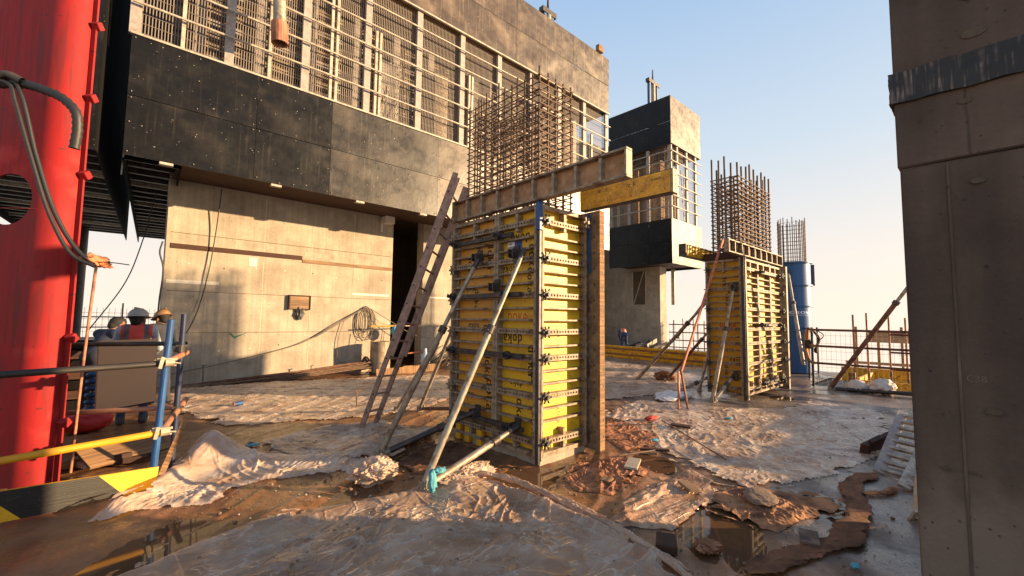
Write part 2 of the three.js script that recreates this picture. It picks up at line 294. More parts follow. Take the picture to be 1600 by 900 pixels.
// ------------------------------------------------------------------ cast core with its wall, and the climbing screens that wrap it
const Zw = -12.8, Zp = -11.0;
{
  const R = rng(31);
  const c = thing('concrete_core', 'tall grey cast concrete core wall with a dark doorway, under the long black climbing platform', 'building', [0.92, 0, Zw]);
  part(c, 'wall', [box(0.92, -0.05, Zw - 0.4, 6.61, 10.6, Zw), box(7.73, -0.05, Zw - 0.4, 15.1, 10.6, Zw), box(6.611, 4.9, Zw - 0.4, 7.729, 10.6, Zw - 0.012)], M.concrete);
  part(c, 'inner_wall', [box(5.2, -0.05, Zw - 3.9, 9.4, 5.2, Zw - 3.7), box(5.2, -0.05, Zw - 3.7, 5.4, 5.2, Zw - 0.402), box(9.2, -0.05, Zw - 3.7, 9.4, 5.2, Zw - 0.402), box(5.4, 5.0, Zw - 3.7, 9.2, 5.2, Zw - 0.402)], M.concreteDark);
  part(c, 'groove_strip', box(1.0, 3.17, Zw, 3.9, 3.29, Zw + 0.012, 0.004), M.plyDark); part(c, 'groove_strip', box(3.902, 3.1, Zw, 6.6, 3.2, Zw + 0.014, 0.004), M.wood);
  // pads and repair strips
  for (const [x0, y0, x1, y1] of [[0.96, 2.36, 2.0, 2.44], [2.62, 2.9, 2.8, 3.12], [5.35, 2.28, 6.52, 2.34], [7.9, 2.3, 9.3, 2.35], [6.18, 4.3, 6.24, 4.72]])
    part(c, 'repair_strip', box(x0, y0, Zw, x1, y1, Zw + 0.006), M.tape);
  for (const [x0, y0, x1, y1] of [[3.96, 3.27, 4.78, 3.42], [5.2, 3.24, 5.45, 3.36], [5.95, 3.22, 6.2, 3.34]]) part(c, 'cast_pad', box(x0, y0, Zw, x1, y1, Zw + 0.004), M.concrete);
  // faint lifts between shutter boards, standing a few millimetres proud
  for (const [x0, x1, y] of [[1.0, 6.58, 1.2], [1.0, 6.58, 2.18], [1.0, 6.58, 3.55]]) part(c, 'board_mark', box(x0, y - 0.006, Zw, x1, y + 0.006, Zw + 0.005), M.concreteDark);
  for (const x of [1.75, 2.95, 4.15, 5.35]) part(c, 'board_mark', box(x - 0.012, 0.1, Zw, x + 0.012, 4.7, Zw + 0.003), M.markPale ??= std({ map: M.concT, roughness: 0.9, color: new THREE.Color().setRGB(1.22, 1.2, 1.16) }));
  for (let i = 0; i < 16; i++) { const x = 1.3 + (i % 8) * 0.7 + R() * 0.1, y = [0.75, 2.75][i >> 3] + R() * 0.12; part(c, 'tie_hole', rod([x, y, Zw - 0.01], [x, y, Zw + 0.004], 0.018, 8), i % 3 ? M.tape : M.rubber); }
  // timber blockout box with a dark rag under it
  part(c, 'blockout_box', box(3.62, 1.82, Zw, 4.12, 2.17, Zw + 0.07, 0.008), M.wood);
  part(c, 'blockout_frame', [box(3.59, 2.172, Zw, 4.15, 2.2, Zw + 0.09, 0.004), box(3.585, 1.8, Zw, 3.615, 2.17, Zw + 0.09, 0.004), box(4.123, 1.8, Zw, 4.15, 2.17, Zw + 0.09, 0.004)], M.plyDark);
  const rag = new THREE.IcosahedronGeometry(0.12, 3), rp = rag.attributes.position;
  for (let i = 0; i < rp.count; i++) { const y = rp.getY(i), k = 1 + 0.7 * N3(rp.getX(i) * 14, y * 14, rp.getZ(i) * 14); rp.setXYZ(i, rp.getX(i) * k * 0.9, y * 1.5 * k, rp.getZ(i) * k * 0.4); }
  rag.computeVertexNormals(); rag.translate(3.88, 1.7, Zw + 0.05); part(c, 'rag', rag, M.rubber);
  // green check mark sprayed on the wall
  const tk = new THREE.Shape(); tk.moveTo(0, 0.13); tk.lineTo(0.06, 0.13); tk.lineTo(0.13, 0.05); tk.lineTo(0.46, 0.17); tk.lineTo(0.48, 0.2); tk.lineTo(0.13, 0); tk.closePath();
  const tg = new THREE.ExtrudeGeometry(tk, { depth: 0.003, bevelEnabled: false }); tg.translate(2.26, 1.05, Zw + 0.001); part(c, 'check_mark', tg, flat(0.02, 0.13, 0.07, 0.8));
  // steel bracket under the platform
  part(c, 'bracket_box', box(6.2, 4.55, Zw, 6.5, 4.78, Zw + 0.3, 0.01), M.tape);
}
// one band of black sheets: each sheet is a part
function sheets(root, x0s, y0, y1, z, mat, face, name = 'panel', R = rng(Math.round(y0 * 100 + 7))) {
  for (let i = 0; i < x0s.length - 1; i++) {
    const a = x0s[i] + 0.004, b = x0s[i + 1] - 0.004, w = b - a, h = y1 - y0 - 0.008;
    const nx = 14, ny = 7, g = new THREE.BoxGeometry(w, h, 0.02, nx, ny, 1), p = g.attributes.position;
    const s = R() * 50, amp = 0.006 + R() * 0.008; // sheets bulge a little between their fixings
    for (let k = 0; k < p.count; k++) { const u = p.getX(k) / w, v = p.getY(k) / h; p.setZ(k, p.getZ(k) + amp * fbm(p.getX(k) * 0.9 + s, p.getY(k) * 0.9, s, 2) * 4 * (0.3 + (1 - 4 * u * u) * (1 - 4 * v * v))); }
    const o = (R() - 0.5) * 0.012; g.computeVertexNormals(); muv(g, R() * 9, R() * 9);
    if (face === 'x') { g.rotateY(-Math.PI / 2); g.translate(z + o, (y0 + y1) / 2, (a + b) / 2); } else g.translate((a + b) / 2, (y0 + y1) / 2, z + o);
    part(root, name, g, Array.isArray(mat) ? ((a + b) / 2 > 7 ? mat[2] : (a + b) / 2 > 4 ? mat[1] : mat[0]) : mat);  // farther right takes a paler copy, its sun sheen painted into the colour
  }
}
function bolts(root, list, mat, r = 0.012) { part(root, 'bolts', list.map(p => { const g = new THREE.SphereGeometry(r, 6, 4); g.translate(...p); return g; }), mat).userData.kind = 'stuff'; }
const railHs = [7.69, 8.30, 8.92, 9.54, 10.15];
{
  const pf = thing('climbing_platform', 'long black plywood climbing platform with a railed screen band, wrapping the core over the doorway', 'climbing platform', [0.05, 4.65, Zp]);
  const X1 = [0.05, 2.24, 3.9, 7.06, 10.22, 13.38, 15.86], X2 = [0.05, 3.9, 7.06, 10.22, 13.38, 15.86];
  sheets(pf, X1, 4.65, 5.83, Zp, [M.film, M.filmHalfSheen, M.filmDustSheen]); sheets(pf, X1, 5.83, 7.04, Zp + 0.012, [M.film, M.filmHalfSheen, M.filmDustSheen]);
  sheets(pf, X2, 10.77, 12.02, Zp, M.filmDustSheen); sheets(pf, X2, 12.02, 13.26, Zp + 0.012, M.filmDustSheen);
  // rails, posts
  for (const y of railHs) { const a = rng(y * 100 | 0)() * 0.01; part(pf, 'rail', rod([0.03, y, Zp + 0.05], [15.9, y + a, Zp + 0.05], 0.026, 10), M.rail); }
  part(pf, 'edge_trim', [box(0.03, 7.041, Zp - 0.02, 15.88, 7.085, Zp + 0.05, 0.006)], M.rail); part(pf, 'edge_trim', box(0.03, 10.72, Zp - 0.02, 15.88, 10.768, Zp + 0.05, 0.006), M.rail);
  for (let k = 0; k <= 10; k++) { const x = 0.02 + 1.568 * k + 0.07; part(pf, 'post', box(x - 0.09, 7.09, Zp - 0.14, x + 0.09, 10.72, Zp - 0.04, 0.006), M.post); }
  for (const x of [0.84, 2.45, 3.84, 3.98, 5.04, 5.16, 8.22, 8.34, 11.6, 14.7]) part(pf, 'strut', box(x - 0.035, 7.09, Zp - 0.12, x + 0.035, x > 4.5 ? 9.54 : 10.4, Zp - 0.04, 0.006), M.rail);
  bolts(pf, X1.flatMap((x, i) => [4.72, 5.3, 5.78, 5.9, 6.5, 6.98].flatMap(y => i < X1.length - 1 ? [[x + 0.06, y, Zp + 0.03], [lerp(x, X1[i + 1], 0.5), y, Zp + 0.03], [X1[i + 1] - 0.06, y, Zp + 0.03]] : [])).filter((_, i) => i % 5 !== 2), M.post);
  bolts(pf, X2.flatMap((x, i) => [10.84, 11.9, 12.1, 13.2].flatMap(y => i < X2.length - 1 ? [[x + 0.06, y, Zp + 0.03], [X2[i + 1] - 0.06, y, Zp + 0.03]] : [])), M.rail);
  // mesh of thin upright wires with ties, behind the posts
  const wires = []; const thin = new THREE.BoxGeometry(0.017, 3.62, 0.006); for (let x = 0.14; x < 15.8; x += 0.052) { const g = thin.clone(); g.translate(x, 8.9, Zp - 0.17); wires.push(g); }
  for (let y = 7.2; y < 10.7; y += 0.2) wires.push(new THREE.BoxGeometry(15.8, 0.008, 0.008).translate(7.95, y, Zp - 0.162));
  part(pf, 'mesh_screen', wires, M.mesh).userData.kind = 'stuff';
  // decks: floor inside the skirt and a roof deck under the top band
  part(pf, 'deck_board', box(0.1, 6.5, -12.75, 15.7, 6.56, Zp - 0.03), M.wood); part(pf, 'deck_board', box(0.1, 10.9, -12.75, 15.7, 10.96, Zp - 0.03), M.wood);
  part(pf, 'deck_board', box(0.95, 4.78, -12.72, 15.7, 4.84, Zp - 0.03), M.plyDark);
  // the wall shutter behind the screen: boards, walings and steel soldiers
  part(pf, 'shutter_board', box(0.95, 6.6, -12.66, 15.1, 10.85, -12.6), M.edge2 ??= std({ map: M.woodT, roughness: 0.85, color: 0xe8d8cc }));
  for (let k = 0; k < 13; k++) { const y = 6.85 + 0.3 * k; part(pf, 'waling', [box(0.95, y, -12.6, 15.0, y + 0.05, -12.44), box(0.95, y + 0.09, -12.6, 15.0, y + 0.14, -12.44)], k % 3 ? M.frameSteel : M.post); }
  for (let k = 0; k < 12; k++) { const x = 1.1 + 1.25 * k; part(pf, 'soldier', [box(x, 6.6, -12.43, x + 0.08, 10.8, -12.2, 0.006), box(x + 0.16, 6.6, -12.43, x + 0.24, 10.8, -12.2, 0.006), box(x + 0.02, 6.6, -12.2, x + 0.22, 10.75, -12.19)], M.post); }
  for (let k = 0; k < 6; k++) { const x = 5.6 + 1.6 * k + (k % 2) * 0.3; part(pf, 'shutter_panel', box(x, 6.7, -12.1, x + 0.5, 9.3 + (k % 3) * 0.4, -11.95, 0.01), k % 2 ? M.frameSteel : M.post); }
  for (let k = 0; k < 3; k++) { // cage ladders leaning inside the screen
    const x = 5.5 + 3.8 * k, g = [bar([x, 6.56, -11.6], [x + 0.5, 9.5, -12.1], 0.05, 0.03), bar([x + 0.34, 6.56, -11.6], [x + 0.84, 9.5, -12.1], 0.05, 0.03)];
    for (let j = 1; j < 10; j++) { const t = j / 10; g.push(rod([x + 0.5 * t, 6.56 + 2.94 * t, -11.6 - 0.5 * t], [x + 0.34 + 0.5 * t, 6.56 + 2.94 * t, -11.6 - 0.5 * t], 0.014, 6)); }
    part(pf, 'ladder', g, M.rail);
  }
  part(pf, 'end_panel', box(0.052, 4.66, -12.7, 0.08, 7.03, Zp - 0.03), M.film); part(pf, 'end_panel', box(15.83, 10.78, -16.5, 15.858, 13.25, Zp - 0.03), M.film); part(pf, 'end_panel', box(15.83, 4.66, -16.5, 15.858, 7.03, Zp - 0.03), M.film);
  part(pf, 'hook_plate', [0.6, 2.6, 4.6, 6.5].map(x => box(x, 4.6, Zp - 0.1, x + 0.22, 4.648, Zp + 0.02, 0.004)), M.rail);
}
{ // the end platform that hangs past the wall's free end, seen from below, turned a little
  function endPlatform(label, x0, x1, z0, name) {
    const q = thing('end_platform', label, 'climbing platform', [x0, 4.64, z0]); q.rotation.y = -3.4 * DEG;
    const L = 12.6, add = (n, g, m) => { const o = shad(new THREE.Mesh(Array.isArray(g) ? merge(g) : g, m)); o.name = n; q.add(o); return o; };
    const w = x1 - x0, H = 8.6;
    for (let k = 0; k < 5; k++) { const a = -L * k / 5, b = -L * (k + 1) / 5; add('side_panel', box(w - 0.03, 0, a - 0.004, w, 2.38, b + 0.004), M.filmMatt); add('side_panel', box(w - 0.03, 2.39, a - 0.004, w - 0.004, H, b + 0.004), M.filmMatt); add('side_panel', box(0, 0, a - 0.004, 0.03, 2.38, b + 0.004), M.filmMatt); }
    add('front_panel', box(0.032, 0.01, -0.03, w - 0.032, H, -0.004), M.film);
    add('soffit_board', box(0.035, 0.32, -L, w - 0.035, 0.38, -0.035), M.plyDark);
    for (let k = 0; k < 20; k++) { const z = -0.5 - k * 0.62; add('joist', box(0.035, 0.2, z, w - 0.035, 0.318, z - 0.1), k % 4 ? M.darkSteel : M.rail); }
    return q;
  }
  endPlatform('black end platform hanging past the free end of the core wall, joists showing below', 0.05, 0.98, -11.35);
  endPlatform('dark neighbouring platform just right of the red steel tower, rising out of the frame', -3.2, -0.3, -11.25);
}
// ------------------------------------------------------------------ second core, farther along the same line
{
  const c = thing('concrete_core', 'smaller grey concrete core with an open window, standing behind the stack of yellow timbers', 'building', [23.5, 0, Zw]);
  part(c, 'wall', [box(23.5, -0.05, -16.8, 24.25, 13, Zw), box(24.3, -0.05, -18.9, 27, 13, -18.5), box(20.4, -0.05, -19.2, 24.2, 13, -16.802)], M.concrete);
  part(c, 'window_frame', [box(23.44, 2.6, -14.62, 23.52, 4.6, -14.54, 0.005), box(23.44, 2.6, -13.72, 23.52, 4.6, -13.64, 0.005), box(23.44, 2.52, -14.62, 23.52, 2.6, -13.64, 0.005), bar([23.43, 2.6, -14.5], [23.43, 4.6, -13.8], 0.05, 0.05)], M.rail);
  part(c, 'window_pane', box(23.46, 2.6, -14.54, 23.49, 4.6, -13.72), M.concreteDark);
  for (let i = 0; i < 8; i++) part(c, 'tie_hole', rod([23.49, [1.2, 2.3][i >> 2], -13.2 - (i % 4) * 0.9], [23.505, [1.2, 2.3][i >> 2], -13.2 - (i % 4) * 0.9], 0.03, 8), M.rubber);
  part(c, 'waste_chute', [rod([24.7, 2.6, -12.6], [24.7, 4.7, -12.6], 0.12, 10)], M.galv);
  const pf = thing('climbing_platform', 'smaller black climbing platform round the far core, its right face sunlit', 'climbing platform', [21.5, 4.65, Zp]);
  const zz = [-14.9, -13.6, -12.3, Zp], xx = [21.5, 23.3, 25.05];
  for (const [a, b, o] of [[4.65, 5.83, 0], [5.83, 7.04, -0.012], [11.05, 12.3, 0], [12.3, 13.72, -0.012]]) sheets(pf, zz, a, b, 21.5 + o, M.film, 'x');
  for (const [a, b, o] of [[4.65, 7.04, 0], [11.1, 13.72, 0]]) sheets(pf, xx, a, b, Zp + o, M.filmDustSheen);
  for (const y of [7.7, 8.3, 8.92, 9.54, 10.15, 10.7]) { part(pf, 'rail', rod([21.48, y, -14.9], [21.48, y, Zp], 0.03, 8), M.rail); part(pf, 'rail', rod([21.5, y, Zp + 0.04], [25.05, y, Zp + 0.04], 0.03, 8), M.rail); }
  for (const z of [-14.8, -13.6, -12.4, -11.1]) part(pf, 'post', box(21.55, 7.05, z - 0.09, 21.65, 11.04, z + 0.09, 0.006), M.post);
  for (const x of [22.3, 23.4, 24.5]) part(pf, 'post', box(x - 0.08, 7.05, Zp - 0.13, x + 0.08, 11.08, Zp - 0.03, 0.006), M.post);
  const wires = []; for (let x = 21.6; x < 25; x += 0.09) wires.push(new THREE.BoxGeometry(0.014, 3.95, 0.008).translate(x, 9.05, Zp - 0.16)); for (let z = -14.8; z < -11.1; z += 0.09) wires.push(new THREE.BoxGeometry(0.008, 3.95, 0.014).translate(21.7, 9.05, z));
  for (let y = 7.2; y < 11; y += 0.3) { wires.push(new THREE.BoxGeometry(3.4, 0.01, 0.01).translate(23.3, y, Zp - 0.15)); wires.push(new THREE.BoxGeometry(0.01, 0.01, 3.8).translate(21.69, y, -12.95)); }
  part(pf, 'mesh_screen', wires, M.mesh).userData.kind = 'stuff';
  for (const y of [6.6, 11.1, 4.8]) part(pf, 'deck_board', box(21.6, y, -14.85, 25, y + 0.06, Zp - 0.05), M.plyDark);
  for (const z of [-14.6, -14.0, -13.3, -12.7]) part(pf, 'shutter_panel', box(22.6, 6.7, z, 22.75, 10.6, z + 0.4, 0.01), M.channel);
  for (const [x, z] of [[22.4, -12.1], [23.2, -12.2], [24.2, -12.2]]) part(pf, 'shutter_panel', box(x, 6.7, z - 0.15, x + 0.5, 10.7, z, 0.01), M.wood);
  const lad = [bar([23.6, 6.7, -11.3], [24.0, 10.4, -11.7], 0.05, 0.03), bar([23.95, 6.7, -11.3], [24.35, 10.4, -11.7], 0.05, 0.03)]; for (let j = 1; j < 12; j++) { const t = j / 12; lad.push(rod([23.6 + 0.4 * t, 6.7 + 3.7 * t, -11.3 - 0.4 * t], [23.95 + 0.4 * t, 6.7 + 3.7 * t, -11.3 - 0.4 * t], 0.015, 6)); } part(pf, 'ladder', lad, M.rail);
  part(pf, 'end_panel', box(25.02, 4.66, -14.9, 25.05, 7.03, Zp - 0.03), M.film); part(pf, 'end_panel', box(25.02, 11.1, -14.9, 25.05, 13.7, Zp - 0.03), M.film);
  // hoist frames standing on the platforms
  const mast = (name, label, x, y, z, w, h, m) => { const o = thing(name, label, 'mast', [x, y, z]);
    for (const s of [-1, 1]) part(o, 'column', box(x + s * w - 0.08, y, z - 0.08, x + s * w + 0.08, y + h, z + 0.08, 0.01), m);
    part(o, 'cross_beam', box(x - w - 0.2, y + h, z - 0.12, x + w + 0.2, y + h + 0.22, z + 0.12, 0.01), M.darkSteel); part(o, 'cylinder', rod([x, y, z], [x, y + h, z], 0.14, 12), M.galv); part(o, 'spindle', rod([x, y + h + 0.22, z], [x, y + h + 0.95, z], 0.06, 8, 0.03), M.darkSteel); return o; };
  mast('hoist_frame', 'steel hoist frame with a spindle on top of the far black platform', 23.3, 13.0, -13.0, 0.42, 2.75, M.blue);
  const m2 = mast('hoist_frame', 'small hoist frame peeping over the top edge of the long platform', 12.95, 12.9, -12.0, 0.22, 1.5, M.blue);
  solo('timber_block', 'small pale timber block on the top edge of the long platform near its far end', 'timber', [box(14.95, 13.27, -11.02, 15.3, 13.55, -10.85, 0.01)], M.woodPale);
}
{ // the hose end hanging from the placing boom in front of the screen
  const h = thing('concrete_hose', 'rusty white concrete hose end hanging before the platform rails at the top of the picture', 'hose', [2.45, 7.6, -10.3]);
  part(h, 'pipe', curve([[2.38, 11.6, -10.3], [2.4, 9.2, -10.3], [2.44, 7.95, -10.3]], 0.13, 20, 16), M.galv); part(h, 'end_collar', pipe([2.435, 8.05, -10.3], [2.46, 7.6, -10.3], 0.17, 0.03, 18), M.rustTube);
}
{ // the near concrete column at the right, in its own shade
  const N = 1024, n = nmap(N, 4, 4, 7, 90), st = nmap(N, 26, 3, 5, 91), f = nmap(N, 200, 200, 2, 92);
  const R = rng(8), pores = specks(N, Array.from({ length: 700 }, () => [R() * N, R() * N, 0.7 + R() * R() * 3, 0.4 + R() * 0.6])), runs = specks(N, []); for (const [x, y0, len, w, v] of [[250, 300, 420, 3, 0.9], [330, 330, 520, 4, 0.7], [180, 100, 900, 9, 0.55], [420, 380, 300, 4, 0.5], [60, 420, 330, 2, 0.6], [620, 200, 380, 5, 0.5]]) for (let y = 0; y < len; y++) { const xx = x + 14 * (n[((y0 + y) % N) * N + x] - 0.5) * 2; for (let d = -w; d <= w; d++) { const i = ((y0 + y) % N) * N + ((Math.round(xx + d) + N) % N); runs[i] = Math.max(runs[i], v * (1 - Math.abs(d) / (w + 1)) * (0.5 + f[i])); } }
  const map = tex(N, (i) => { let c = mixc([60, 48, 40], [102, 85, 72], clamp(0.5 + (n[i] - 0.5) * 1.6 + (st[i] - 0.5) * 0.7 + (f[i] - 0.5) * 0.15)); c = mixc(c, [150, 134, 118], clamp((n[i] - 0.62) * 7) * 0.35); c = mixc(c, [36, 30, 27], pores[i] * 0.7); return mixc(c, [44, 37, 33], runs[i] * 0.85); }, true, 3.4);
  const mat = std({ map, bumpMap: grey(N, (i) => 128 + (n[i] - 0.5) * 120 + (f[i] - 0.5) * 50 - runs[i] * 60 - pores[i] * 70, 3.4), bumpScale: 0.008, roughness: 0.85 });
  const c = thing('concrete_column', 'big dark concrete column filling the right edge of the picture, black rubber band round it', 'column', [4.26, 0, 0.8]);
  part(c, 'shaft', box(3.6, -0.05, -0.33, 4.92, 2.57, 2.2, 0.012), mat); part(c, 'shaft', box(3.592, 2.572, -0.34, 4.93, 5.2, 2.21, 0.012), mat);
  part(c, 'chamfer_strip', bar([3.598, 0, -0.12], [3.598, 2.55, -0.12], 0.01, 0.014), mat);
  { const g = new THREE.BoxGeometry(1.39, 0.2, 2.6, 40, 12, 90), p = g.attributes.position; for (let i = 0; i < p.count; i++) { const x = p.getX(i), y = p.getY(i), z = p.getZ(i), s = 0.010 * fbm(z * 9 + x * 9, y * 16, 3, 3) + 0.004 * N3(z * 40, y * 60, x * 40); p.setXYZ(i, x + Math.sign(x) * (Math.abs(x) > 0.69 ? s : 0), y + (Math.abs(y) > 0.09 ? 0.022 * fbm(z * 7, x * 7, y > 0 ? 5 : 9, 4) : 0), z + Math.sign(z) * (Math.abs(z) > 1.29 ? s : 0)); } g.computeVertexNormals(); g.translate(4.264, 3.08, 0.94); muv(g);
    const bn = nmap(512, 60, 3, 4, 93), b2 = nmap(512, 10, 10, 5, 94); part(c, 'rubber_band', g, std({ map: tex(512, (i) => mixc(mixc([16, 15, 15], [40, 36, 34], b2[i]), [112, 96, 84], clamp((bn[i] - 0.52) * 6) * clamp((b2[i] - 0.3) * 3)), true, 0.8), bumpMap: M.concB, bumpScale: 0.008, roughness: 0.6 }), 'black rubber band streaked with dried slurry'); }
  for (const [y, z, r] of [[3.29, 0.02, 0.035], [2.9, -0.03, 0.02], [2.42, 0.0, 0.02], [3.52, 0.02, 0.03], [1.13, 0.005, 0.022], [0.78, -0.2, 0.012], [0.78, -0.09, 0.01]]) { const g = new THREE.CylinderGeometry(r, r, 0.007, 14); g.rotateZ(Math.PI / 2); g.scale(1, 0.8, 1.5); g.translate(3.5895, y, z); part(c, 'filled_tie_hole', g, M.concreteDark); }
  const tx = canvasTex(256, 96, (x, w, h) => { x.clearRect(0, 0, w, h); x.fillStyle = '#75675a'; x.font = '56px sans-serif'; x.fillText('C38', 40, 66); });
  const pm = std({ map: tx, transparent: true, roughness: 0.9 }); const pg = new THREE.PlaneGeometry(0.22, 0.08); pg.rotateY(-Math.PI / 2); pg.translate(3.597, 1.3, -0.02); part(c, 'chalk_mark', pg, pm);
  // stacked shutter panels behind it (out of sight): their shadows fall across the deck
  const s = thing('panel_stack', 'low stack of shutter panels lying behind the big concrete column', 'panel stack', [8.8, 0, 0.1]);
  for (const [x0, x1, h] of [[6.1, 7.2, 0.32], [7.3, 9.35, 0.52], [9.85, 11.3, 0.66], [11.75, 12.6, 0.74]]) for (let y = 0; y < h - 0.02; y += 0.13) part(s, 'panel', box(x0, y + 0.002, -0.1, x1, y + 0.125, 0.9, 0.006), M.yellow);
}

// ------------------------------------------------------------------ column shutters
// the yellow shutter board with its printed word; marks: [u, v, size, turn] in metres
function boardTex(w, h, marks, seed, tint) {
  const S = 330, W = Math.round(w * S), H = Math.round(h * S), R = rng(seed);
  return canvasTex(W, H, (x) => {
    x.fillStyle = tint || '#dcae1c'; x.fillRect(0, 0, W, H);
    for (let k = 0; k < 900; k++) { const a = R(), b = R(); x.fillStyle = a < 0.5 ? `rgba(150,96,10,${0.05 + R() * 0.07})` : `rgba(245,214,90,${0.04 + R() * 0.06})`; x.fillRect(b * W - 60, R() * H, 20 + R() * 150, 1 + R() * 2); }
    for (let k = 0; k < 60; k++) { x.fillStyle = `rgba(110,72,30,${0.05 + R() * 0.12})`; x.beginPath(); x.ellipse(R() * W, R() * H, 4 + R() * 40, 2 + R() * 22, R() * 3, 0, 7); x.fill(); }
    for (let k = 0; k < 420; k++) { x.fillStyle = R() < 0.6 ? `rgba(205,190,160,${0.25 + R() * 0.5})` : `rgba(60,44,28,${0.2 + R() * 0.4})`; const r = R() * R() * 5; x.fillRect(R() * W, R() * H, 1 + r, 1 + r * (0.5 + R() * 2)); }
    for (let k = 0; k < 34; k++) { x.strokeStyle = `rgba(176,158,126,${0.2 + R() * 0.3})`; x.lineWidth = 1 + R() * 4; const u = R() * W, v = R() * H; x.beginPath(); x.moveTo(u, v); x.lineTo(u + R() * 8 - 4, v + 20 + R() * 120); x.stroke(); }
    x.textAlign = 'center'; x.textBaseline = 'middle';
    for (const [u, v, s, turn, t = 'doka', c = 'rgba(26,20,14,0.94)'] of marks) {
      x.save(); x.translate(u * S, H - v * S); x.rotate(turn * Math.PI / 2); x.font = `bold ${Math.round(s * S)}px sans-serif`; x.fillStyle = c; x.fillText(t, 0, 0);
      x.restore();
    }
    x.globalCompositeOperation = 'source-atop'; for (let k = 0; k < 260; k++) { x.fillStyle = `rgba(${200 + R() * 25},${150 + R() * 25},30,${0.25 + R() * 0.4})`; x.fillRect(R() * W, R() * H, 1 + R() * 7, 1 + R() * 3); } x.globalCompositeOperation = 'source-over';
  });
}
function perfGeo(L, hh = 0.064, t = 0.008) { // perforated flange
  const s = new THREE.Shape(); s.moveTo(-L / 2, -hh / 2); s.lineTo(L / 2, -hh / 2); s.lineTo(L / 2, hh / 2); s.lineTo(-L / 2, hh / 2); s.closePath();
  const n = Math.floor((L - 0.05) / 0.05); for (let k = 0; k < n; k++) { const p = new THREE.Path(); p.absarc(-((n - 1) / 2) * 0.05 + k * 0.05, 0, 0.0145, 0, Math.PI * 2, true); s.holes.push(p); }
  const g = new THREE.ExtrudeGeometry(s, { depth: t, bevelEnabled: false, curveSegments: 5 }); muv(g);
  return merge([g, box(-L / 2, hh / 2 - 0.006, -0.075, L / 2, hh / 2, -0.001), box(-L / 2, -hh / 2, -0.075, L / 2, -hh / 2 + 0.006, -0.001)]);
}
function starNut() { // wing nut of a form clamp
  const g = [rod([0, 0, 0], [0, 0, 0.07], 0.022, 10), rod([0, 0, 0.02], [0, 0, 0.045], 0.042, 12)];
  for (let k = 0; k < 6; k++) { const a = k * Math.PI / 3; g.push(bar([Math.cos(a) * 0.03, Math.sin(a) * 0.03, 0.033], [Math.cos(a) * 0.075, Math.sin(a) * 0.075, 0.04], 0.022, 0.02, 0, 0.004)); }
  return merge(g);
}
const NUT = starNut();
// a face of a shutter: u runs along it, v up, w outwards. ribs and perforated flanges are parts
function faceM(o, dirU, n) { return new THREE.Matrix4().makeBasis(A3(dirU), UP, A3(n)).setPosition(A3(o)); }
function put(root, name, geo, mat, M4, u, v, w, label) { const m = shad(new THREE.Mesh(geo, mat)); m.name = name; m.position.set(u, v, w); m.updateMatrix(); m.applyMatrix4(M4); m.position.sub(root.position); root.add(m); if (label) m.userData.label = label; return m; }
const ribH = [2.57, 2.44, 2.16, 2.03, 1.74, 1.60, 1.30, 1.02, 0.88, 0.60, 0.46], perfH = [2.74, 2.31, 1.89, 1.465, 1.165, 0.74, 0.24];
function plainRib(L) { return new RoundedBoxGeometry(L, 0.024, 0.08, 1, 0.004); }
const ribCache = {}; const cached = (k, f) => ribCache[k] ??= f();
function shutterFace(root, M4, spans, h, y0, opts) {
  const depth = 0.1; // the board lies this far behind the outer edge of the frame
  spans.forEach(([a, b, map], i) => {
    const L = b - a, mid = (a + b) / 2, bm = std({ map, roughness: 0.5, bumpMap: M.woodB, bumpScale: 0.001 });
    const bg = new THREE.BoxGeometry(L, h - y0, 0.02); put(root, 'shutter_board', bg, bm, M4, mid, (h + y0) / 2, -depth - 0.01);
    for (const [u, wd] of [[a + 0.02, 0.04], [b - 0.02, 0.04]]) put(root, 'upright', cached('up' + wd + (h - y0).toFixed(2), () => muv(new RoundedBoxGeometry(wd - 0.002, h - y0, depth, 1, 0.005))), M.frameSteel, M4, u, (h + y0) / 2, -depth / 2 - 0.001);
    for (const v of [y0 + 0.025, h - 0.025]) put(root, 'frame_rail', cached('fr' + L.toFixed(2), () => muv(new RoundedBoxGeometry(L - 0.086, 0.05, depth - 0.006, 1, 0.004))), M.frameSteel, M4, mid, v, -depth / 2 - 0.003);
    const rl = cached('rib' + L.toFixed(2), () => muv(plainRib(L - 0.088))), pg = cached('perf' + L.toFixed(2), () => perfGeo(L - 0.088));
    for (const v of ribH) if (v > y0 + 0.1 && v < h - 0.1) put(root, 'rib', rl, M.frameSteel, M4, mid, v, -0.052);
    for (const v of perfH) if (v > y0 + 0.06 && v < h - 0.06) put(root, 'perforated_waler', pg, M.frameSteel, M4, mid, v, -0.012);
    for (const v of [y0 + 0.16, h - 0.16]) put(root, 'stiffener', cached('st', () => muv(new RoundedBoxGeometry(0.045, 0.22, 0.08, 1, 0.004))), M.frameSteel, M4, mid, v, -0.056);
    const hs = []; for (let v = y0 + 0.12; v < h; v += 0.15) for (const u of [a + 0.014, b - 0.014]) hs.push(rod([u, v, -0.002], [u, v, 0.002], 0.007, 6)); put(root, 'bolts', merge(hs), M.rubber, M4, 0, 0, 0).userData.kind = 'stuff';
  });
}
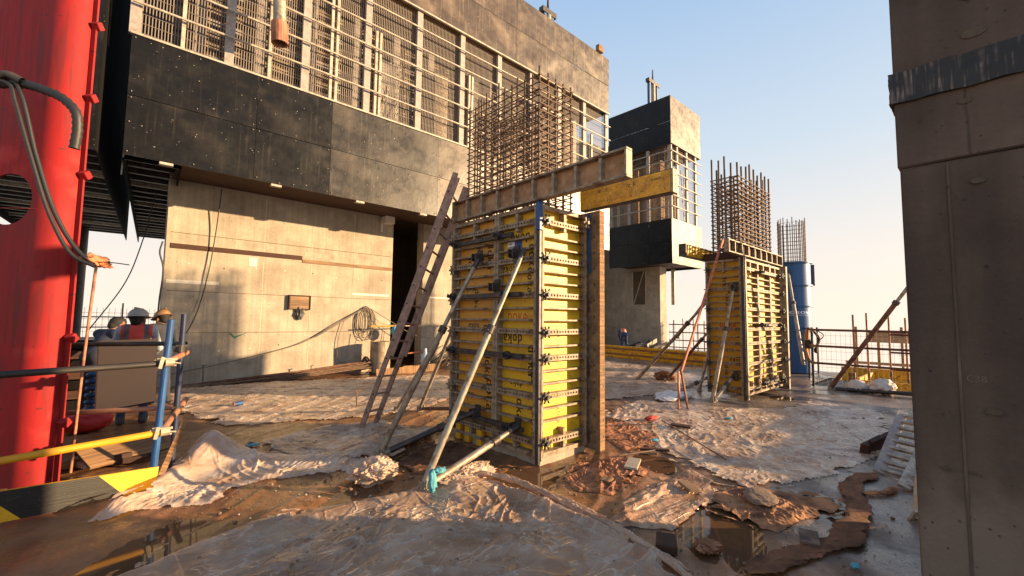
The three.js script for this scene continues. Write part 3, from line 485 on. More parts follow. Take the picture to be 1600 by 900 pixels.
function clampBeam(root, M4, a, b, v) { // adjustable tie beam with its discs
  put(root, 'clamp_beam', muv(new RoundedBoxGeometry(b - a, 0.055, 0.06, 1, 0.006)), M.darkSteel, M4, (a + b) / 2, v, 0.035);
  for (const u of [a + 0.08, b - 0.22]) put(root, 'clamp_disc', cached('disc', () => merge([rod([0, 0, 0], [0, 0, 0.05], 0.05, 12), rod([0, 0, 0.05], [0, 0, 0.11], 0.022, 8), bar([-0.06, 0.03, 0.07], [0.06, -0.03, 0.07], 0.02, 0.02)])), M.darkSteel, M4, u, v + 0.005, 0.06);
}
const D2 = 'rgba(34,26,18,0.82)';
const txA = boardTex(0.72, 2.79, [[0.34, 2.46, 0.15, 2], [0.14, 2.1, 0.12, 2], [0.55, 2.2, 0.15, 1], [0.52, 1.95, 0.13, 1], [0.3, 1.78, 0.1, 2], [0.55, 1.02, 0.15, 1], [0.22, 1.27, 0.15, 2], [0.36, 0.5, 0.15, 1], [0.6, 0.95, 0.14, 1], [0.3, 0.75, 0.1, 2], [0.62, 0.3, 0.15, 1], [0.3, 1.52, 0.13, 0, 'DOKA', 'rgba(176,40,20,0.7)'], [0.52, 1.52, 0.1, 0, 'XX', 'rgba(176,40,20,0.5)']], 41);
const txB = boardTex(0.95, 2.79, [[0.5, 2.45, 0.13, 1], [0.3, 2.2, 0.13, 1], [0.72, 2.3, 0.15, 1], [0.4, 1.4, 0.1, 2], [0.66, 1.25, 0.15, 1], [0.7, 0.9, 0.15, 1], [0.28, 1.9, 0.12, 2], [0.75, 0.55, 0.17, 1], [0.3, 0.5, 0.11, 2], [0.45, 1.75, 0.12, 1]], 42, '#cf9430');
const txC = boardTex(0.88, 2.79, [[0.42, 2.05, 0.11, 1, 'doka', 'rgba(120,90,20,0.55)'], [0.42, 1.25, 0.11, 1, 'doka', 'rgba(70,54,16,0.65)'], [0.16, 1.1, 0.11, 0, 'doka', 'rgba(70,54,16,0.6)'], [0.42, 0.35, 0.11, 1, 'doka', 'rgba(70,54,16,0.6)'], [0.15, 0.06, 0.13, 0], [0.66, 1.36, 0.1, 0, 'DOKA', 'rgba(220,90,60,0.45)'], [0.5, 2.32, 0.1, 2, 'doka', 'rgba(250,240,190,0.6)']], 43, '#eac62a');
const txD = boardTex(0.8, 2.79, [[0.4, 2.3, 0.13, 1], [0.5, 2.2, 0.11, 1], [0.3, 1.05, 0.1, 2], [0.45, 0.9, 0.11, 2], [0.45, 1.95, 0.11, 1], [0.6, 0.7, 0.11, 2], [0.45, 1.42, 0.14, 0, 'DOKA', 'rgba(180,40,20,0.85)'], [0.4, 0.45, 0.12, 1]], 44, '#c8940f');
const txE = boardTex(0.8, 2.79, [[0.3, 1.3, 0.1, 1, 'doka', 'rgba(90,70,30,0.5)']], 45, '#d8b14c');
// ---- the near column shutter
const F1 = thing('column_shutter', 'tall yellow column shutter in the middle of the deck, steel ribbed, nearest the camera', 'column shutter', [4.0, 0, -4.25]);
{
  const L = faceM([3.552, 0, -5.11], [0, 0, 1], [-1, 0, 0]), Rr = faceM([3.552, 0, -3.402], [1, 0, 0], [0, 0, 1]);
  shutterFace(F1, L, [[0, 0.955, txB], [0.96, 1.66, txA]], 2.93, 0.08);
  shutterFace(F1, Rr, [[0.05, 0.885, txC]], 2.93, 0.08);
  // the two hidden faces, closed with boards
  part(F1, 'shutter_board', box(3.7, 0.14, -5.02, 4.36, 2.93, -5.0), M.yellow); part(F1, 'shutter_board', box(4.34, 0.14, -5.0, 4.36, 2.93, -3.53), M.yellow);
  part(F1, 'upright', box(3.62, 0.14, -5.11, 4.4, 2.93, -5.03, 0.006), M.frameSteel);
  // corner post, blue at its head
  part(F1, 'corner_post', [box(3.545, 0.02, -3.44, 3.586, 2.62, -3.392, 0.006)], M.darkSteel); part(F1, 'corner_post', box(3.54, 2.622, -3.452, 3.598, 2.97, -3.387, 0.006), M.blue, 'blue painted head of the corner post');
  part(F1, 'corner_edge', box(3.588, 0.05, -3.41, 3.602, 2.93, -3.386, 0.003), M.frameSteel);
  // the edge of the panel on the far side, standing proud of this face
  part(F1, 'edge_panel', [box(4.455, 0.03, -5.0, 4.545, 2.98, -3.252, 0.006)], M.edgeBrown ??= (() => { const m = M.frameSteel.clone(); m.color.setRGB(0.58, 0.57, 0.54); return m; })()); part(F1, 'edge_panel_flange', box(4.45, 0.03, -3.25, 4.55, 2.98, -3.225, 0.004), M.woodPale);
  { const hs = []; for (let y = 0.2; y < 2.95; y += 0.2) hs.push(rod([4.52, y, -3.227], [4.52, y, -3.222], 0.012, 6), rod([4.452, y + 0.05, -3.31], [4.448, y + 0.05, -3.31], 0.012, 6)); part(F1, 'bolts', hs, M.rubber).userData.kind = 'stuff'; }
  part(F1, 'strap', [box(4.438, 2.2, -3.4, 4.452, 2.95, -3.36, 0.003)], M.blue, 'hanging blue-green strap');
  for (const v of perfH) if (v > 0.3 || true) put(F1, 'wing_nut', NUT, M.darkSteel, Rr, 0.1, v, 0.0);
  put(F1, 'wing_nut', NUT, M.frameSteel, Rr, 0.8, 2.82, 0.02);
  for (const [a, b, v] of [[0.1, 1.3, 2.62], [0.08, 1.45, 1.9], [0.08, 1.5, 1.18], [0.2, 1.5, 0.36]]) clampBeam(F1, L, a, b, v);
  for (const v of perfH) put(F1, 'wing_nut', NUT, M.frameSteel, L, 0.07, v - 0.03, 0.0);
  for (const [u, v] of [[1.0, 2.0], [1.35, 2.38], [0.65, 2.4], [0.66, 0.42], [1.4, 0.38]]) put(F1, 'prop_bracket', cached('pb', () => merge([box(-0.05, -0.1, 0, 0.05, 0.1, 0.02, 0.004), box(-0.045, -0.05, 0.02, -0.03, 0.05, 0.12, 0.003), box(0.03, -0.05, 0.02, 0.045, 0.05, 0.12, 0.003), rod([-0.06, 0, 0.09], [0.06, 0, 0.09], 0.012, 8)])), M.darkSteel, L, u, v, 0.0);
  part(F1, 'sole_timber', box(3.62, -0.03, -5.05, 4.44, 0.075, -3.44, 0.012), M.concrete);
  for (const z of [-4.95, -4.75, -4.5]) part(F1, 'spacer_block', box(3.56, 0, z, 3.63, 0.2, z + 0.1, 0.008), M.yellow);
  const st = canvasTex(128, 64, (x, w, h) => { x.fillStyle = '#e8ecf2'; x.fillRect(0, 0, w, h); x.fillStyle = '#2c4a8c'; x.fillRect(64, 0, 64, 64); x.fillStyle = '#222'; for (let k = 0; k < 18; k++) x.fillRect(6 + k * 3, 30, 1 + k % 3, 26); x.font = 'bold 14px sans-serif'; x.fillText('1800', 8, 20); x.fillStyle = '#fff'; x.fillText('doka', 74, 38); });
  const sg = new THREE.BoxGeometry(0.26, 0.13, 0.003); put(F1, 'sticker', sg, std({ map: st, roughness: 0.5 }), L, 1.2, 2.5, -0.097, 'white and blue sticker');
  const s2 = new THREE.BoxGeometry(0.2, 0.09, 0.003); put(F1, 'sticker', s2, std({ map: st, roughness: 0.6, color: 0xbfae9a }), L, 0.5, 2.42, -0.097, 'worn sticker');
}
// channel panels laid on edge over the head: web, flanges, stiffeners
function headPanel(name, label, a, b, n, h, webMat, edgeMat, nStiff, thick = 0.1) { // from a to b along its foot, n: outward side of the ribs
  a = A3(a); b = A3(b); n = A3(n); const d = b.clone().sub(a), L = d.length(); d.normalize();
  const o = thing(name, label, 'panel', [(a.x + b.x) / 2, a.y, (a.z + b.z) / 2]), M4 = new THREE.Matrix4().makeBasis(d, UP, n).setPosition(a);
  // right handed only if d x up = n
  const flip = d.clone().cross(UP).dot(n) < 0; if (flip) M4.makeBasis(d.clone().negate(), UP, n).setPosition(b);
  put(o, 'web', muv(new THREE.BoxGeometry(L - 0.02, h - 0.02, 0.02), ru(), ru()), webMat, M4, L / 2, h / 2, -thick + 0.011);
  for (const v of [0.012, h - 0.012]) put(o, 'flange', muv(new RoundedBoxGeometry(L, 0.024, thick, 1, 0.004)), edgeMat, M4, L / 2, v, -thick / 2);
  for (let k = 1; k < nStiff; k++) put(o, 'stiffener', cached('hs' + h, () => muv(new RoundedBoxGeometry(0.035, h - 0.05, thick - 0.02, 1, 0.004))), edgeMat, M4, L * k / nStiff, h / 2, -thick / 2 - 0.004);
  for (const u of [0.012, L - 0.012]) put(o, 'end_plate', cached('ep' + h + thick, () => { const s = new THREE.Shape(); s.moveTo(-thick / 2, -h / 2 + 0.026); s.lineTo(thick / 2, -h / 2 + 0.026); s.lineTo(thick / 2, h / 2 - 0.026); s.lineTo(-thick / 2, h / 2 - 0.026); s.closePath(); for (let k = 0; k < 4; k++) { const p = new THREE.Path(); p.absellipse(0, -h / 2 + h * (k + 0.5) / 4, 0.012, 0.02, 0, 6.283, true); s.holes.push(p); } const g = new THREE.ExtrudeGeometry(s, { depth: 0.02, bevelEnabled: false, curveSegments: 6 }); g.translate(0, 0, -0.01); g.rotateY(Math.PI / 2); return muv(g); }), edgeMat, M4, u, h / 2, -thick / 2);
  return o;
}
headPanel('head_panel', 'brown ribbed steel panel laid on edge over the near shutter, jutting out to the right', [3.5, 2.955, -5.06], [3.5, 2.955, -2.23], [-1, 0, 0], 0.29, M.channel, M.frameSteel, 9);
{ // painted yellow panel with scrawled black figures
  const yt = boardTex(1.25, 0.26, [[0.35, 0.2, 0.05, 0, 'M  -  Г'], [0.8, 0.19, 0.07, 0, 'K', D2], [0.72, 0.19, 0.05, 0.2, '72'], [1.08, 0.19, 0.045, 0, '6-0KO'], [0.9, 0.07, 0.025, 0, '120']], 51, '#dda416');
  const o = thing('head_panel', 'yellow panel with scrawled black marks resting on the near shutter, pointing right', 'panel', [4.5, 3.0, -2.9]);
  const m = std({ map: yt, roughness: 0.5 }), M4 = faceM([4.5, 3.02, -3.55], [0, 0, 1], [-1, 0, 0]);
  put(o, 'board', new THREE.BoxGeometry(1.25, 0.25, 0.03), [M.yellow, M.yellow, M.yellow, M.yellow, m, M.yellow], M4, 0.625, 0.135, 0.01);
  for (const v of [0.006, 0.264]) put(o, 'flange', muv(new RoundedBoxGeometry(1.25, 0.012, 0.1, 1, 0.003)), M.darkSteel, M4, 0.625, v, -0.03);
  put(o, 'end_plate', cached('ye', () => muv(new RoundedBoxGeometry(0.03, 0.27, 0.11, 1, 0.004))), M.frameSteel, M4, 1.266, 0.135, -0.03);
  put(o, 'bolts', merge([0.05, 0.1, 0.15, 0.2, 0.24].map(v => rod([1.278, v, -0.04], [1.284, v, -0.04], 0.012, 6))), M.rubber, M4, 0, 0, 0).userData.kind = 'stuff';
}
// ---- the second shutter
const F2 = thing('column_shutter', 'second yellow column shutter farther along the deck, with its long ribbed face in sunlight', 'column shutter', [10.9, 0, -3.77]);
{
  const L = faceM([9.626, 0, -4.17], [0, 0, 1], [-1, 0, 0]), Rr = faceM([9.626, 0, -3.38], [1, 0, 0], [0, 0, 1]);
  shutterFace(F2, L, [[0, 0.74, txD]], 2.94, 0.1); shutterFace(F2, Rr, [[0.06, 0.86, txE], [0.865, 1.665, txE], [1.67, 2.47, txE]], 2.94, 0.1);
  part(F2, 'corner_post', box(9.612, 0.02, -3.43, 9.68, 2.97, -3.365, 0.006), M.darkSteel); part(F2, 'corner_edge', box(9.64, 0.03, -3.363, 9.7, 2.97, -3.345, 0.003), M.frameSteel);
  part(F2, 'shutter_board', [box(12.0, 0.1, -4.1, 12.02, 2.94, -3.5), box(9.75, 0.1, -4.1, 12.0, 2.94, -4.08)], M.yellow);
  part(F2, 'edge_panel', [box(12.1, 0.02, -4.3, 12.2, 2.98, -3.28, 0.006)], M.frameSteel);
  for (const v of [2.7, 1.55, 0.3]) clampBeam(F2, Rr, 0.7, 2.2, v);
  for (const v of [0.35]) for (const u of [0.6, 1.1, 1.7, 2.2]) put(F2, 'wing_nut', NUT, M.frameSteel, Rr, u, v, 0.02);
  for (const v of perfH) { put(F2, 'wing_nut', NUT, M.darkSteel, L, 0.06, v, 0); put(F2, 'wing_nut', NUT, M.darkSteel, Rr, 2.38, v, 0.02); }
  for (const [u, v] of [[0.62, 2.34], [0.6, 0.5]]) put(F2, 'prop_bracket', ribCache.pb, M.darkSteel, L, u, v, 0);
}
headPanel('head_panel', 'grey ribbed steel panel laid along the top of the second shutter', [8.86, 2.985, -3.36], [12.17, 2.985, -3.36], [0, 0, 1], 0.26, M.plyDark, M.frameSteel, 9);
{ const o = thing('head_panel', 'yellow panel stub sticking out to the left over the second shutter', 'panel', [9.4, 2.98, -4.25]);
  part(o, 'board', box(8.83, 2.99, -4.28, 11, 3.22, -4.24, 0.004), M.yellow); part(o, 'flange', [box(8.83, 2.97, -4.33, 11, 2.988, -4.23, 0.003), box(8.83, 3.222, -4.33, 11, 3.24, -4.23, 0.003)], M.darkSteel); part(o, 'end_plate', box(8.8, 2.97, -4.36, 8.828, 3.24, -4.2, 0.004), M.darkSteel); }
{ const o = thing('timber_beam', 'dark timber cross beam lying on top of the second shutter', 'timber', [9.7, 2.95, -3.8]); part(o, 'beam', box(9.62, 2.95, -4.2, 9.8, 3.09, -3.47, 0.006), M.plyDark); part(o, 'beam', box(9.9, 2.95, -4.2, 10.0, 3.07, -3.47, 0.006), M.wood); }
// ------------------------------------------------------------------ reinforcement cages
const BARG = new THREE.CylinderGeometry(1, 1, 1, 6);
function strut(root, name, a, b, r, mat) { const m = shad(new THREE.Mesh(BARG, mat)); m.name = name; a = A3(a); b = A3(b); const d = b.clone().sub(a), L = d.length(); m.quaternion.setFromUnitVectors(UP, d.normalize()); m.scale.set(r, L, r); m.position.copy(a).add(b).multiplyScalar(0.5).sub(root.position); root.add(m); return m; }
function cage(label, x0, x1, z0, z1, y0, yTie, tops, nx, nz, r, dy, seed, tr) {
  const R = rng(seed), o = thing('rebar_cage', label, 'rebar cage', [(x0 + x1) / 2, y0, (z0 + z1) / 2]);
  const vs = []; for (let i = 0; i < nx; i++) for (const z of [z0, z1]) vs.push([lerp(x0, x1, i / (nx - 1)), z]); for (let j = 1; j < nz - 1; j++) for (const x of [x0, x1]) vs.push([x, lerp(z0, z1, j / (nz - 1))]);
  vs.forEach(([x, z]) => { const t = tops() + R() * 0.1, k = () => (R() - 0.5) * 0.02; strut(o, 'upright_bar', [x + k(), y0, z + k()], [x + k(), t, z + k()], r, M.rebar); });
  const e = r + 0.007; let n = 0;
  for (let y = y0 + 0.25; y < yTie; y += dy, n++) {
    const q = () => (R() - 0.5) * 0.016, ys = [q(), q(), q(), q()].map(v => y + v), g = [];
    const C = [[x0 - e, z0 - e], [x1 + e, z0 - e], [x1 + e, z1 + e], [x0 - e, z1 + e]];
    for (let k = 0; k < 4; k++) g.push(rod([C[k][0], ys[k], C[k][1]], [C[(k + 1) % 4][0], ys[(k + 1) % 4], C[(k + 1) % 4][1]], tr, 5));
    if (n % 2 === 0) for (let i = 1; i < nx - 1; i += 2) { const x = lerp(x0, x1, i / (nx - 1)); g.push(rod([x, y, z0 - e], [x + 0.01, y + q(), z1 + e], tr * 0.8, 5)); }
    for (let j = 1; j < nz - 1; j += 2) { const z = lerp(z0, z1, j / (nz - 1)); g.push(rod([x0 - e, y + 0.012, z], [x1 + e, y + q(), z + 0.01], tr * 0.8, 5)); }
    if (n % 3 === 0) for (let i = 0; i < nx - 2; i += 2) g.push(rod([lerp(x0, x1, i / (nx - 1)), y, z1], [lerp(x0, x1, (i + 1.5) / (nx - 1)), y, z0], tr * 0.8, 5));
    part(o, 'tie', g, M.rebar);
  }
  return o;
}
{ const R = rng(3); cage('rusty rebar cage rising out of the near yellow shutter', 3.74, 4.34, -5.0, -3.6, 1.8, 4.62, () => 4.6 + (R() < 0.3 ? 0.22 * R() : 0.04), 5, 12, 0.0125, 0.088, 61, 0.0085); }
{ const R = rng(4); cage('tall dark rebar cage rising out of the second shutter', 9.82, 11.8, -4.05, -3.52, 2.4, 4.75, () => 4.95 + 0.24 * R(), 9, 5, 0.021, 0.1, 62, 0.014); }
// ------------------------------------------------------------------ push-pull props: tube, inner tube, collar, foot
function prop(label, foot, top, r, mat, group, t = 0.62) {
  foot = A3(foot); top = A3(top); const o = thing('push_pull_prop', label, 'prop', foot.toArray(), group), d = top.clone().sub(foot), m = foot.clone().addScaledVector(d, t), u = d.clone().normalize();
  part(o, 'outer_tube', rod(foot.clone().addScaledVector(u, 0.06), m, r, 14), mat); part(o, 'inner_tube', rod(m, top, r * 0.74, 12), M.darkSteel === mat ? mat : M.galv);
  const cl = part(o, 'collar', rod(m.clone().addScaledVector(u, -0.04), m.clone().addScaledVector(u, 0.05), r * 1.35, 14), M.darkSteel); part(cl, 'handle', bar(m.clone().add(V(-0.07, 0, 0.04)), m.clone().add(V(0.07, 0, -0.04)), 0.016, 0.016), M.darkSteel);
  part(o, 'head', [rod(top.clone().addScaledVector(u, -0.09), top.clone().addScaledVector(u, 0.03), r * 0.95, 10)], M.darkSteel);
  part(o, 'foot', [box(foot.x - 0.05, foot.y - 0.03, foot.z - 0.05, foot.x + 0.05, foot.y - 0.018, foot.z + 0.05, 0.004), box(foot.x - 0.03, foot.y - 0.018, foot.z - 0.035, foot.x - 0.02, foot.y + 0.07, foot.z + 0.035, 0.003), box(foot.x + 0.02, foot.y - 0.018, foot.z - 0.035, foot.x + 0.03, foot.y + 0.07, foot.z + 0.035, 0.003), rod([foot.x - 0.045, foot.y + 0.03, foot.z], [foot.x + 0.045, foot.y + 0.03, foot.z], 0.012, 8), rod(foot.clone(), foot.clone().addScaledVector(u, 0.09), r * 0.8, 12)], M.galv);
  return o;
}
prop('long light steel prop from the muddy foreground up the near shutter', [2.23, 0.04, -3.6], [3.45, 2.38, -3.55], 0.034, M.galv);
prop('short sunlit steel brace lying low between the front prop foot and the near shutter', [2.3, 0.06, -3.6], [3.45, 0.4, -3.64], 0.036, M.galv, undefined, 0.72);
prop('dark steel prop left of the front one, leaning on the near shutter', [2.39, 0.04, -4.8], [3.45, 2.34, -4.4], 0.036, M.frameSteel);
prop('low shaded brace behind the crumpled sheets, running to the left half of the near shutter', [2.44, 0.06, -4.76], [3.45, 0.43, -4.44], 0.036, M.darkSteel);
prop('thin sunlit prop standing behind the near shutter beside the ladder', [4.08, 0.03, -6.75], [4.04, 2.35, -5.15], 0.03, M.galv);
prop('low brace lying at the back foot of the near shutter', [4.1, 0.05, -6.7], [4.04, 0.3, -5.15], 0.03, M.rust);
prop('faint grey prop behind the dark one, beside the back of the near shutter', [3.75, 0.03, -6.95], [3.85, 2.0, -5.2], 0.026, M.galv);
prop('longest prop on the left of the second shutter, its foot nearest the yellow timber stack', [10.74, 0.03, -6.55], [10.75, 2.5, -4.25], 0.045, M.frameSteel);
prop('second prop on the left of the second shutter', [11.01, 0.03, -5.87], [10.9, 1.85, -4.25], 0.036, M.rust);
prop('upper thin brace between the longest prop and the second shutter', [10.76, 1.2, -5.4], [10.8, 2.75, -4.2], 0.02, M.darkSteel);
prop('grey prop close to the left edge of the second shutter', [10.2, 0.03, -4.6], [10.2, 1.6, -4.2], 0.03, M.galv);
prop('sunlit prop in front of the narrow yellow face of the second shutter', [9.06, 0.03, -3.83], [9.58, 2.34, -3.56], 0.04, M.galv);
prop('low brace running to the foot of the second shutter', [9.1, 0.05, -3.8], [9.58, 0.5, -3.6], 0.036, M.galv);
prop('low grey brace lying left of the second shutter in white scraps', [9.2, 0.05, -4.7], [9.7, 0.42, -4.15], 0.034, M.frameSteel);
prop('pale prop leaning on the blue round column shutter', [14.2, 0.5, -3.5], [16.1, 3.25, -4.3], 0.05, M.galv);
{ const o = prop('long dark prop slanting up to the right behind the big concrete column', [12.76, 0.05, -2.62], [12.95, 4.1, -0.1], 0.05, M.rust, undefined, 0.5);
  prop('level steel tube lying at the foot of the long slanting prop on the right', [12.8, 0.06, -2.58], [13.4, 0.1, 0.1], 0.045, M.darkSteel, undefined, 0.7); }
{ // reddish plank and two rods tied to the second shutter
  solo('plank', 'thin reddish plank leaning up the narrow face of the second shutter', 'plank', bar([8.5, 0.45, -4.25], [9.5, 3.36, -3.72], 0.06, 0.03), M.redPlank);
  solo('steel_rod', 'short rusty rod standing below the reddish plank, left of the pair', 'rod', bar([7.83, 0, -3.92], [8.4, 0.62, -4.2], 0.05, 0.03), M.redPlank); solo('steel_rod', 'short rusty rod standing below the reddish plank, right of the pair', 'rod', bar([7.98, 0, -3.82], [8.3, 0.66, -4.1], 0.05, 0.03), M.rust);
}
// ------------------------------------------------------------------ extension ladder against the near shutter
{
  const o = thing('extension_ladder', 'brown two-part extension ladder leaning on the near shutter by the doorway', 'ladder', [2.87, 0, -6.25]);
  const f1 = V(2.77, 0.0, -6.16), f2 = V(3.07, 0.0, -6.33), t1 = V(3.44, 3.62, -4.9), t2 = V(3.74, 3.52, -5.07), n = V(0.4, -0.25, 0.8).multiplyScalar(0.06);
  for (const [a, b] of [[f1, t1], [f2, t2]]) part(o, 'stile', bar(a, b, 0.03, 0.075, 0.5, 0.004), M.ladder);
  for (const [a, b] of [[f1, t1], [f2, t2]]) { const d = b.clone().sub(a); part(o, 'stile', bar(a.clone().addScaledVector(d, 0.3).add(n), a.clone().addScaledVector(d, 0.985).add(n), 0.026, 0.065, 0.5, 0.004), M.ladder); }
  for (let k = 1; k < 14; k++) { const t = k / 14; part(o, 'rung', rod(f1.clone().lerp(t1, t), f2.clone().lerp(t2, t), 0.016, 8), M.ladder); }
  const hs = []; for (let k = 1; k < 14; k++) { const t = k / 14, p = f1.clone().lerp(t1, t), d = p.clone().sub(f2.clone().lerp(t2, t)).normalize(); hs.push(rod(p.clone().addScaledVector(d, 0.01), p.clone().addScaledVector(d, 0.019), 0.014, 8)); } part(o, 'rung_ends', hs, M.rubber).userData.kind = 'stuff';
}

// ------------------------------------------------------------------ blue round column shutter with its cage
{
  const cx = 16.65, cz = -4.32, r = 0.5, o = thing('round_column_shutter', 'blue round steel column shutter with white lettering, behind the second yellow shutter', 'column shutter', [cx, 0, cz]);
  const { n1, n3, fine } = M.n;
  const bt = canvasTex(1024, 512, (x, w, h) => {
    const R = rng(12); x.fillStyle = '#1c4d7e'; x.fillRect(0, 0, w, h);
    for (let k = 0; k < 500; k++) { x.fillStyle = R() < 0.5 ? `rgba(14,40,74,${0.05 + R() * 0.12})` : `rgba(120,140,160,${0.03 + R() * 0.09})`; x.fillRect(R() * w, R() * h, 2 + R() * 8, 20 + R() * 120); }
    for (let k = 0; k < 60; k++) { x.fillStyle = `rgba(150,140,126,${0.15 + R() * 0.3})`; x.fillRect(R() * w, R() * h, 1 + R() * 5, 1 + R() * 5); }
  });
  const bm = std({ map: bt, roughness: 0.45, metalness: 0.1 });
  const txt = canvasTex(1024, 512, (x, w, h) => { x.drawImage(bt.image, 0, 0); x.fillStyle = 'rgba(226,232,236,0.9)'; x.font = 'bold 78px sans-serif'; x.textAlign = 'center'; for (const u of [0.335]) { x.fillText('ACROW', w * u, h * 0.3); x.fillRect(w * u - 140, h * 0.3 + 26, 270, 7); } });
  const tm = std({ map: txt, roughness: 0.45, metalness: 0.1 });
  const seg = (y0, y1, rr, m, n) => { const g = new THREE.CylinderGeometry(rr, rr, y1 - y0, 40, 1, true); g.rotateY(Math.PI); g.translate(cx, (y0 + y1) / 2, cz); part(o, n, [g, new THREE.CylinderGeometry(rr - 0.01, rr - 0.01, y1 - y0, 40, 1, true).translate(cx, (y0 + y1) / 2, cz)], m); };
  seg(0.02, 1.33, r, bm, 'shell'); seg(1.37, 2.13, r, tm, 'shell'); seg(2.17, 2.8, r, bm, 'shell'); seg(2.84, 3.55, r, bm, 'shell');
  for (const y of [0.05, 1.35, 2.15, 2.82, 3.56]) part(o, 'ring_flange', pipe([cx, y - 0.018, cz], [cx, y + 0.018, cz], r + 0.06, 0.09, 40), bm);
  const ux = Math.cos(-0.15), uz = Math.sin(0.85); // seam flanges left and right as seen from the deck
  for (const [y0, y1, w] of [[0.07, 1.33, 0.07], [1.37, 2.13, 0.06], [2.17, 2.8, 0.06], [2.84, 3.54, 0.19]]) for (const s of [-1, 1]) { const a = V(cx + s * 0.68 * (r), 0, cz + s * 0.735 * (r)), b = V(cx + s * 0.68 * (r + w), 0, cz + s * 0.735 * (r + w)); part(o, 'seam_flange', bar([(a.x + b.x) / 2, y0, (a.z + b.z) / 2], [(a.x + b.x) / 2, y1, (a.z + b.z) / 2], w, 0.03, -0.825), w > 0.1 ? M.navy : bm); }
  const R = rng(63), c = thing('rebar_cage', 'round rebar cage rising out of the blue column shutter', 'rebar cage', [cx, 1.5, cz]);
  for (let k = 0; k < 20; k++) { const a = k / 20 * 6.283, x = cx + 0.39 * Math.cos(a), z = cz + 0.39 * Math.sin(a); strut(c, 'upright_bar', [x, 1.5, z], [x + (R() - 0.5) * 0.02, 4.95 + R() * 0.14, z + (R() - 0.5) * 0.02], 0.014, M.rebar); }
  for (let y = 3.6; y < 4.9; y += 0.13) { const g = new THREE.TorusGeometry(0.405, 0.006, 5, 28); g.rotateX(Math.PI / 2); g.rotateZ((R() - 0.5) * 0.03); g.translate(cx, y, cz); part(c, 'tie', g, M.rebar); }
}
// ------------------------------------------------------------------ guard rails at the deck edge
function couplerGeo(p, along, r = 0.03) { p = A3(p); along = A3(along).normalize(); const a = p.clone().addScaledVector(along, -0.035), b = p.clone().addScaledVector(along, 0.035); return [pipe(a, b, r + 0.012, 0.01, 14), bar(p.clone().add(V(-0.05, 0.03, 0.02)), p.clone().add(V(0.06, 0.03, 0.02)), 0.022, 0.022), bar(p.clone().add(V(-0.05, -0.03, -0.02)), p.clone().add(V(0.06, -0.03, -0.02)), 0.022, 0.022)]; }
{
  const o = thing('edge_guard_rail', 'dark tubular guard rail with wire mesh along the right deck edge', 'guard rail', [13.3, 0, -3.1]);
  for (const [z0, z1] of [[-3.08, 1.4]]) for (const y of [1.44, 1.03, 0.6]) part(o, 'rail', rod([13.35, y, z0], [13.25, y - 0.02, z1], 0.028, 10), M.rust);
  for (const y of [1.36, 0.95, 0.56]) part(o, 'rail', rod([13.4, y, -1.55], [13.3, y - 0.03, 1.4], 0.022, 8), M.rust);
  for (const z of [-3.09, -1.2, 0.8]) part(o, 'post', rod([13.4, 0, z], [13.4, 1.5, z], 0.03, 10), M.navy);
  for (const y of [1.44, 1.03, 0.6]) { part(o, 'rail', rod([13.4, y, -3.12], [17.3, y, -4.1 - 0.1], 0.026, 8), M.rust); part(o, 'coupler', couplerGeo([13.38, y, -3.06], [0, 1, 0]), M.coupler); }
  part(o, 'post', rod([15.3, 0, -3.62], [15.3, 1.48, -3.62], 0.03, 10), M.navy); part(o, 'post', rod([16.9, 0, -3.75], [16.9, 1.48, -3.75], 0.03, 10), M.navy);
  const w = []; for (let z = -3.0; z < 1.3; z += 0.1) w.push(new THREE.BoxGeometry(0.005, 1.3, 0.005).translate(13.45, 0.72, z)); for (let y = 0.1; y < 1.4; y += 0.2) w.push(new THREE.BoxGeometry(0.005, 0.005, 4.3).translate(13.45, y, -0.85));
  part(o, 'mesh_panel', w, M.galv).userData.kind = 'stuff';
  const q = thing('edge_guard_rail', 'distant guard rail between the far core and the second shutter', 'guard rail', [24.2, 0, -9.5]);
  for (const y of [1.45, 1.0, 0.55, 0.15]) part(q, 'rail', rod([24.1, y, -12.6], [24.1, y, -6.4], 0.03, 8), M.rust);
  for (let z = -12.3; z < -6.4; z += 1.4) part(q, 'post', rod([24.1, 0, z], [24.1, 1.7, z], 0.035, 8), M.navy);
  for (let k = 0; k < 9; k++) part(q, 'starter_bar', rod([24.6, 0, -12 + k * 0.62], [24.6, 1.75 + 0.3 * N3(k * 3.3, 1, 2), -12 + k * 0.62], 0.03, 6), M.rustTube);
  const w2 = []; for (let z = -12.6; z < -6.4; z += 0.2) w2.push(new THREE.BoxGeometry(0.01, 1.5, 0.01).translate(24.15, 0.75, z)); part(q, 'mesh_panel', w2, M.rustTube).userData.kind = 'stuff';
  const b = thing('edge_guard_rail', 'far guard rail with mesh past the left end of the core wall', 'guard rail', [-2, 0, -28]);
  for (const y of [1.5, 1.0, 0.5]) part(b, 'rail', rod([-12, y, -29.5], [6, y, -29.5], 0.03, 8), M.darkSteel);
  for (let x = -12; x < 6; x += 1.8) part(b, 'post', rod([x, 0, -29.5], [x, 2.2, -29.5], 0.035, 8), M.darkSteel);
  const w3 = []; for (let x = -12; x < 6; x += 0.22) w3.push(new THREE.BoxGeometry(0.014, 1.9, 0.014).translate(x, 1.0, -29.55)); for (let y = 0.2; y < 2; y += 0.3) w3.push(new THREE.BoxGeometry(18, 0.014, 0.014).translate(-3, y, -29.56)); part(b, 'mesh_panel', w3, M.darkSteel).userData.kind = 'stuff';
}
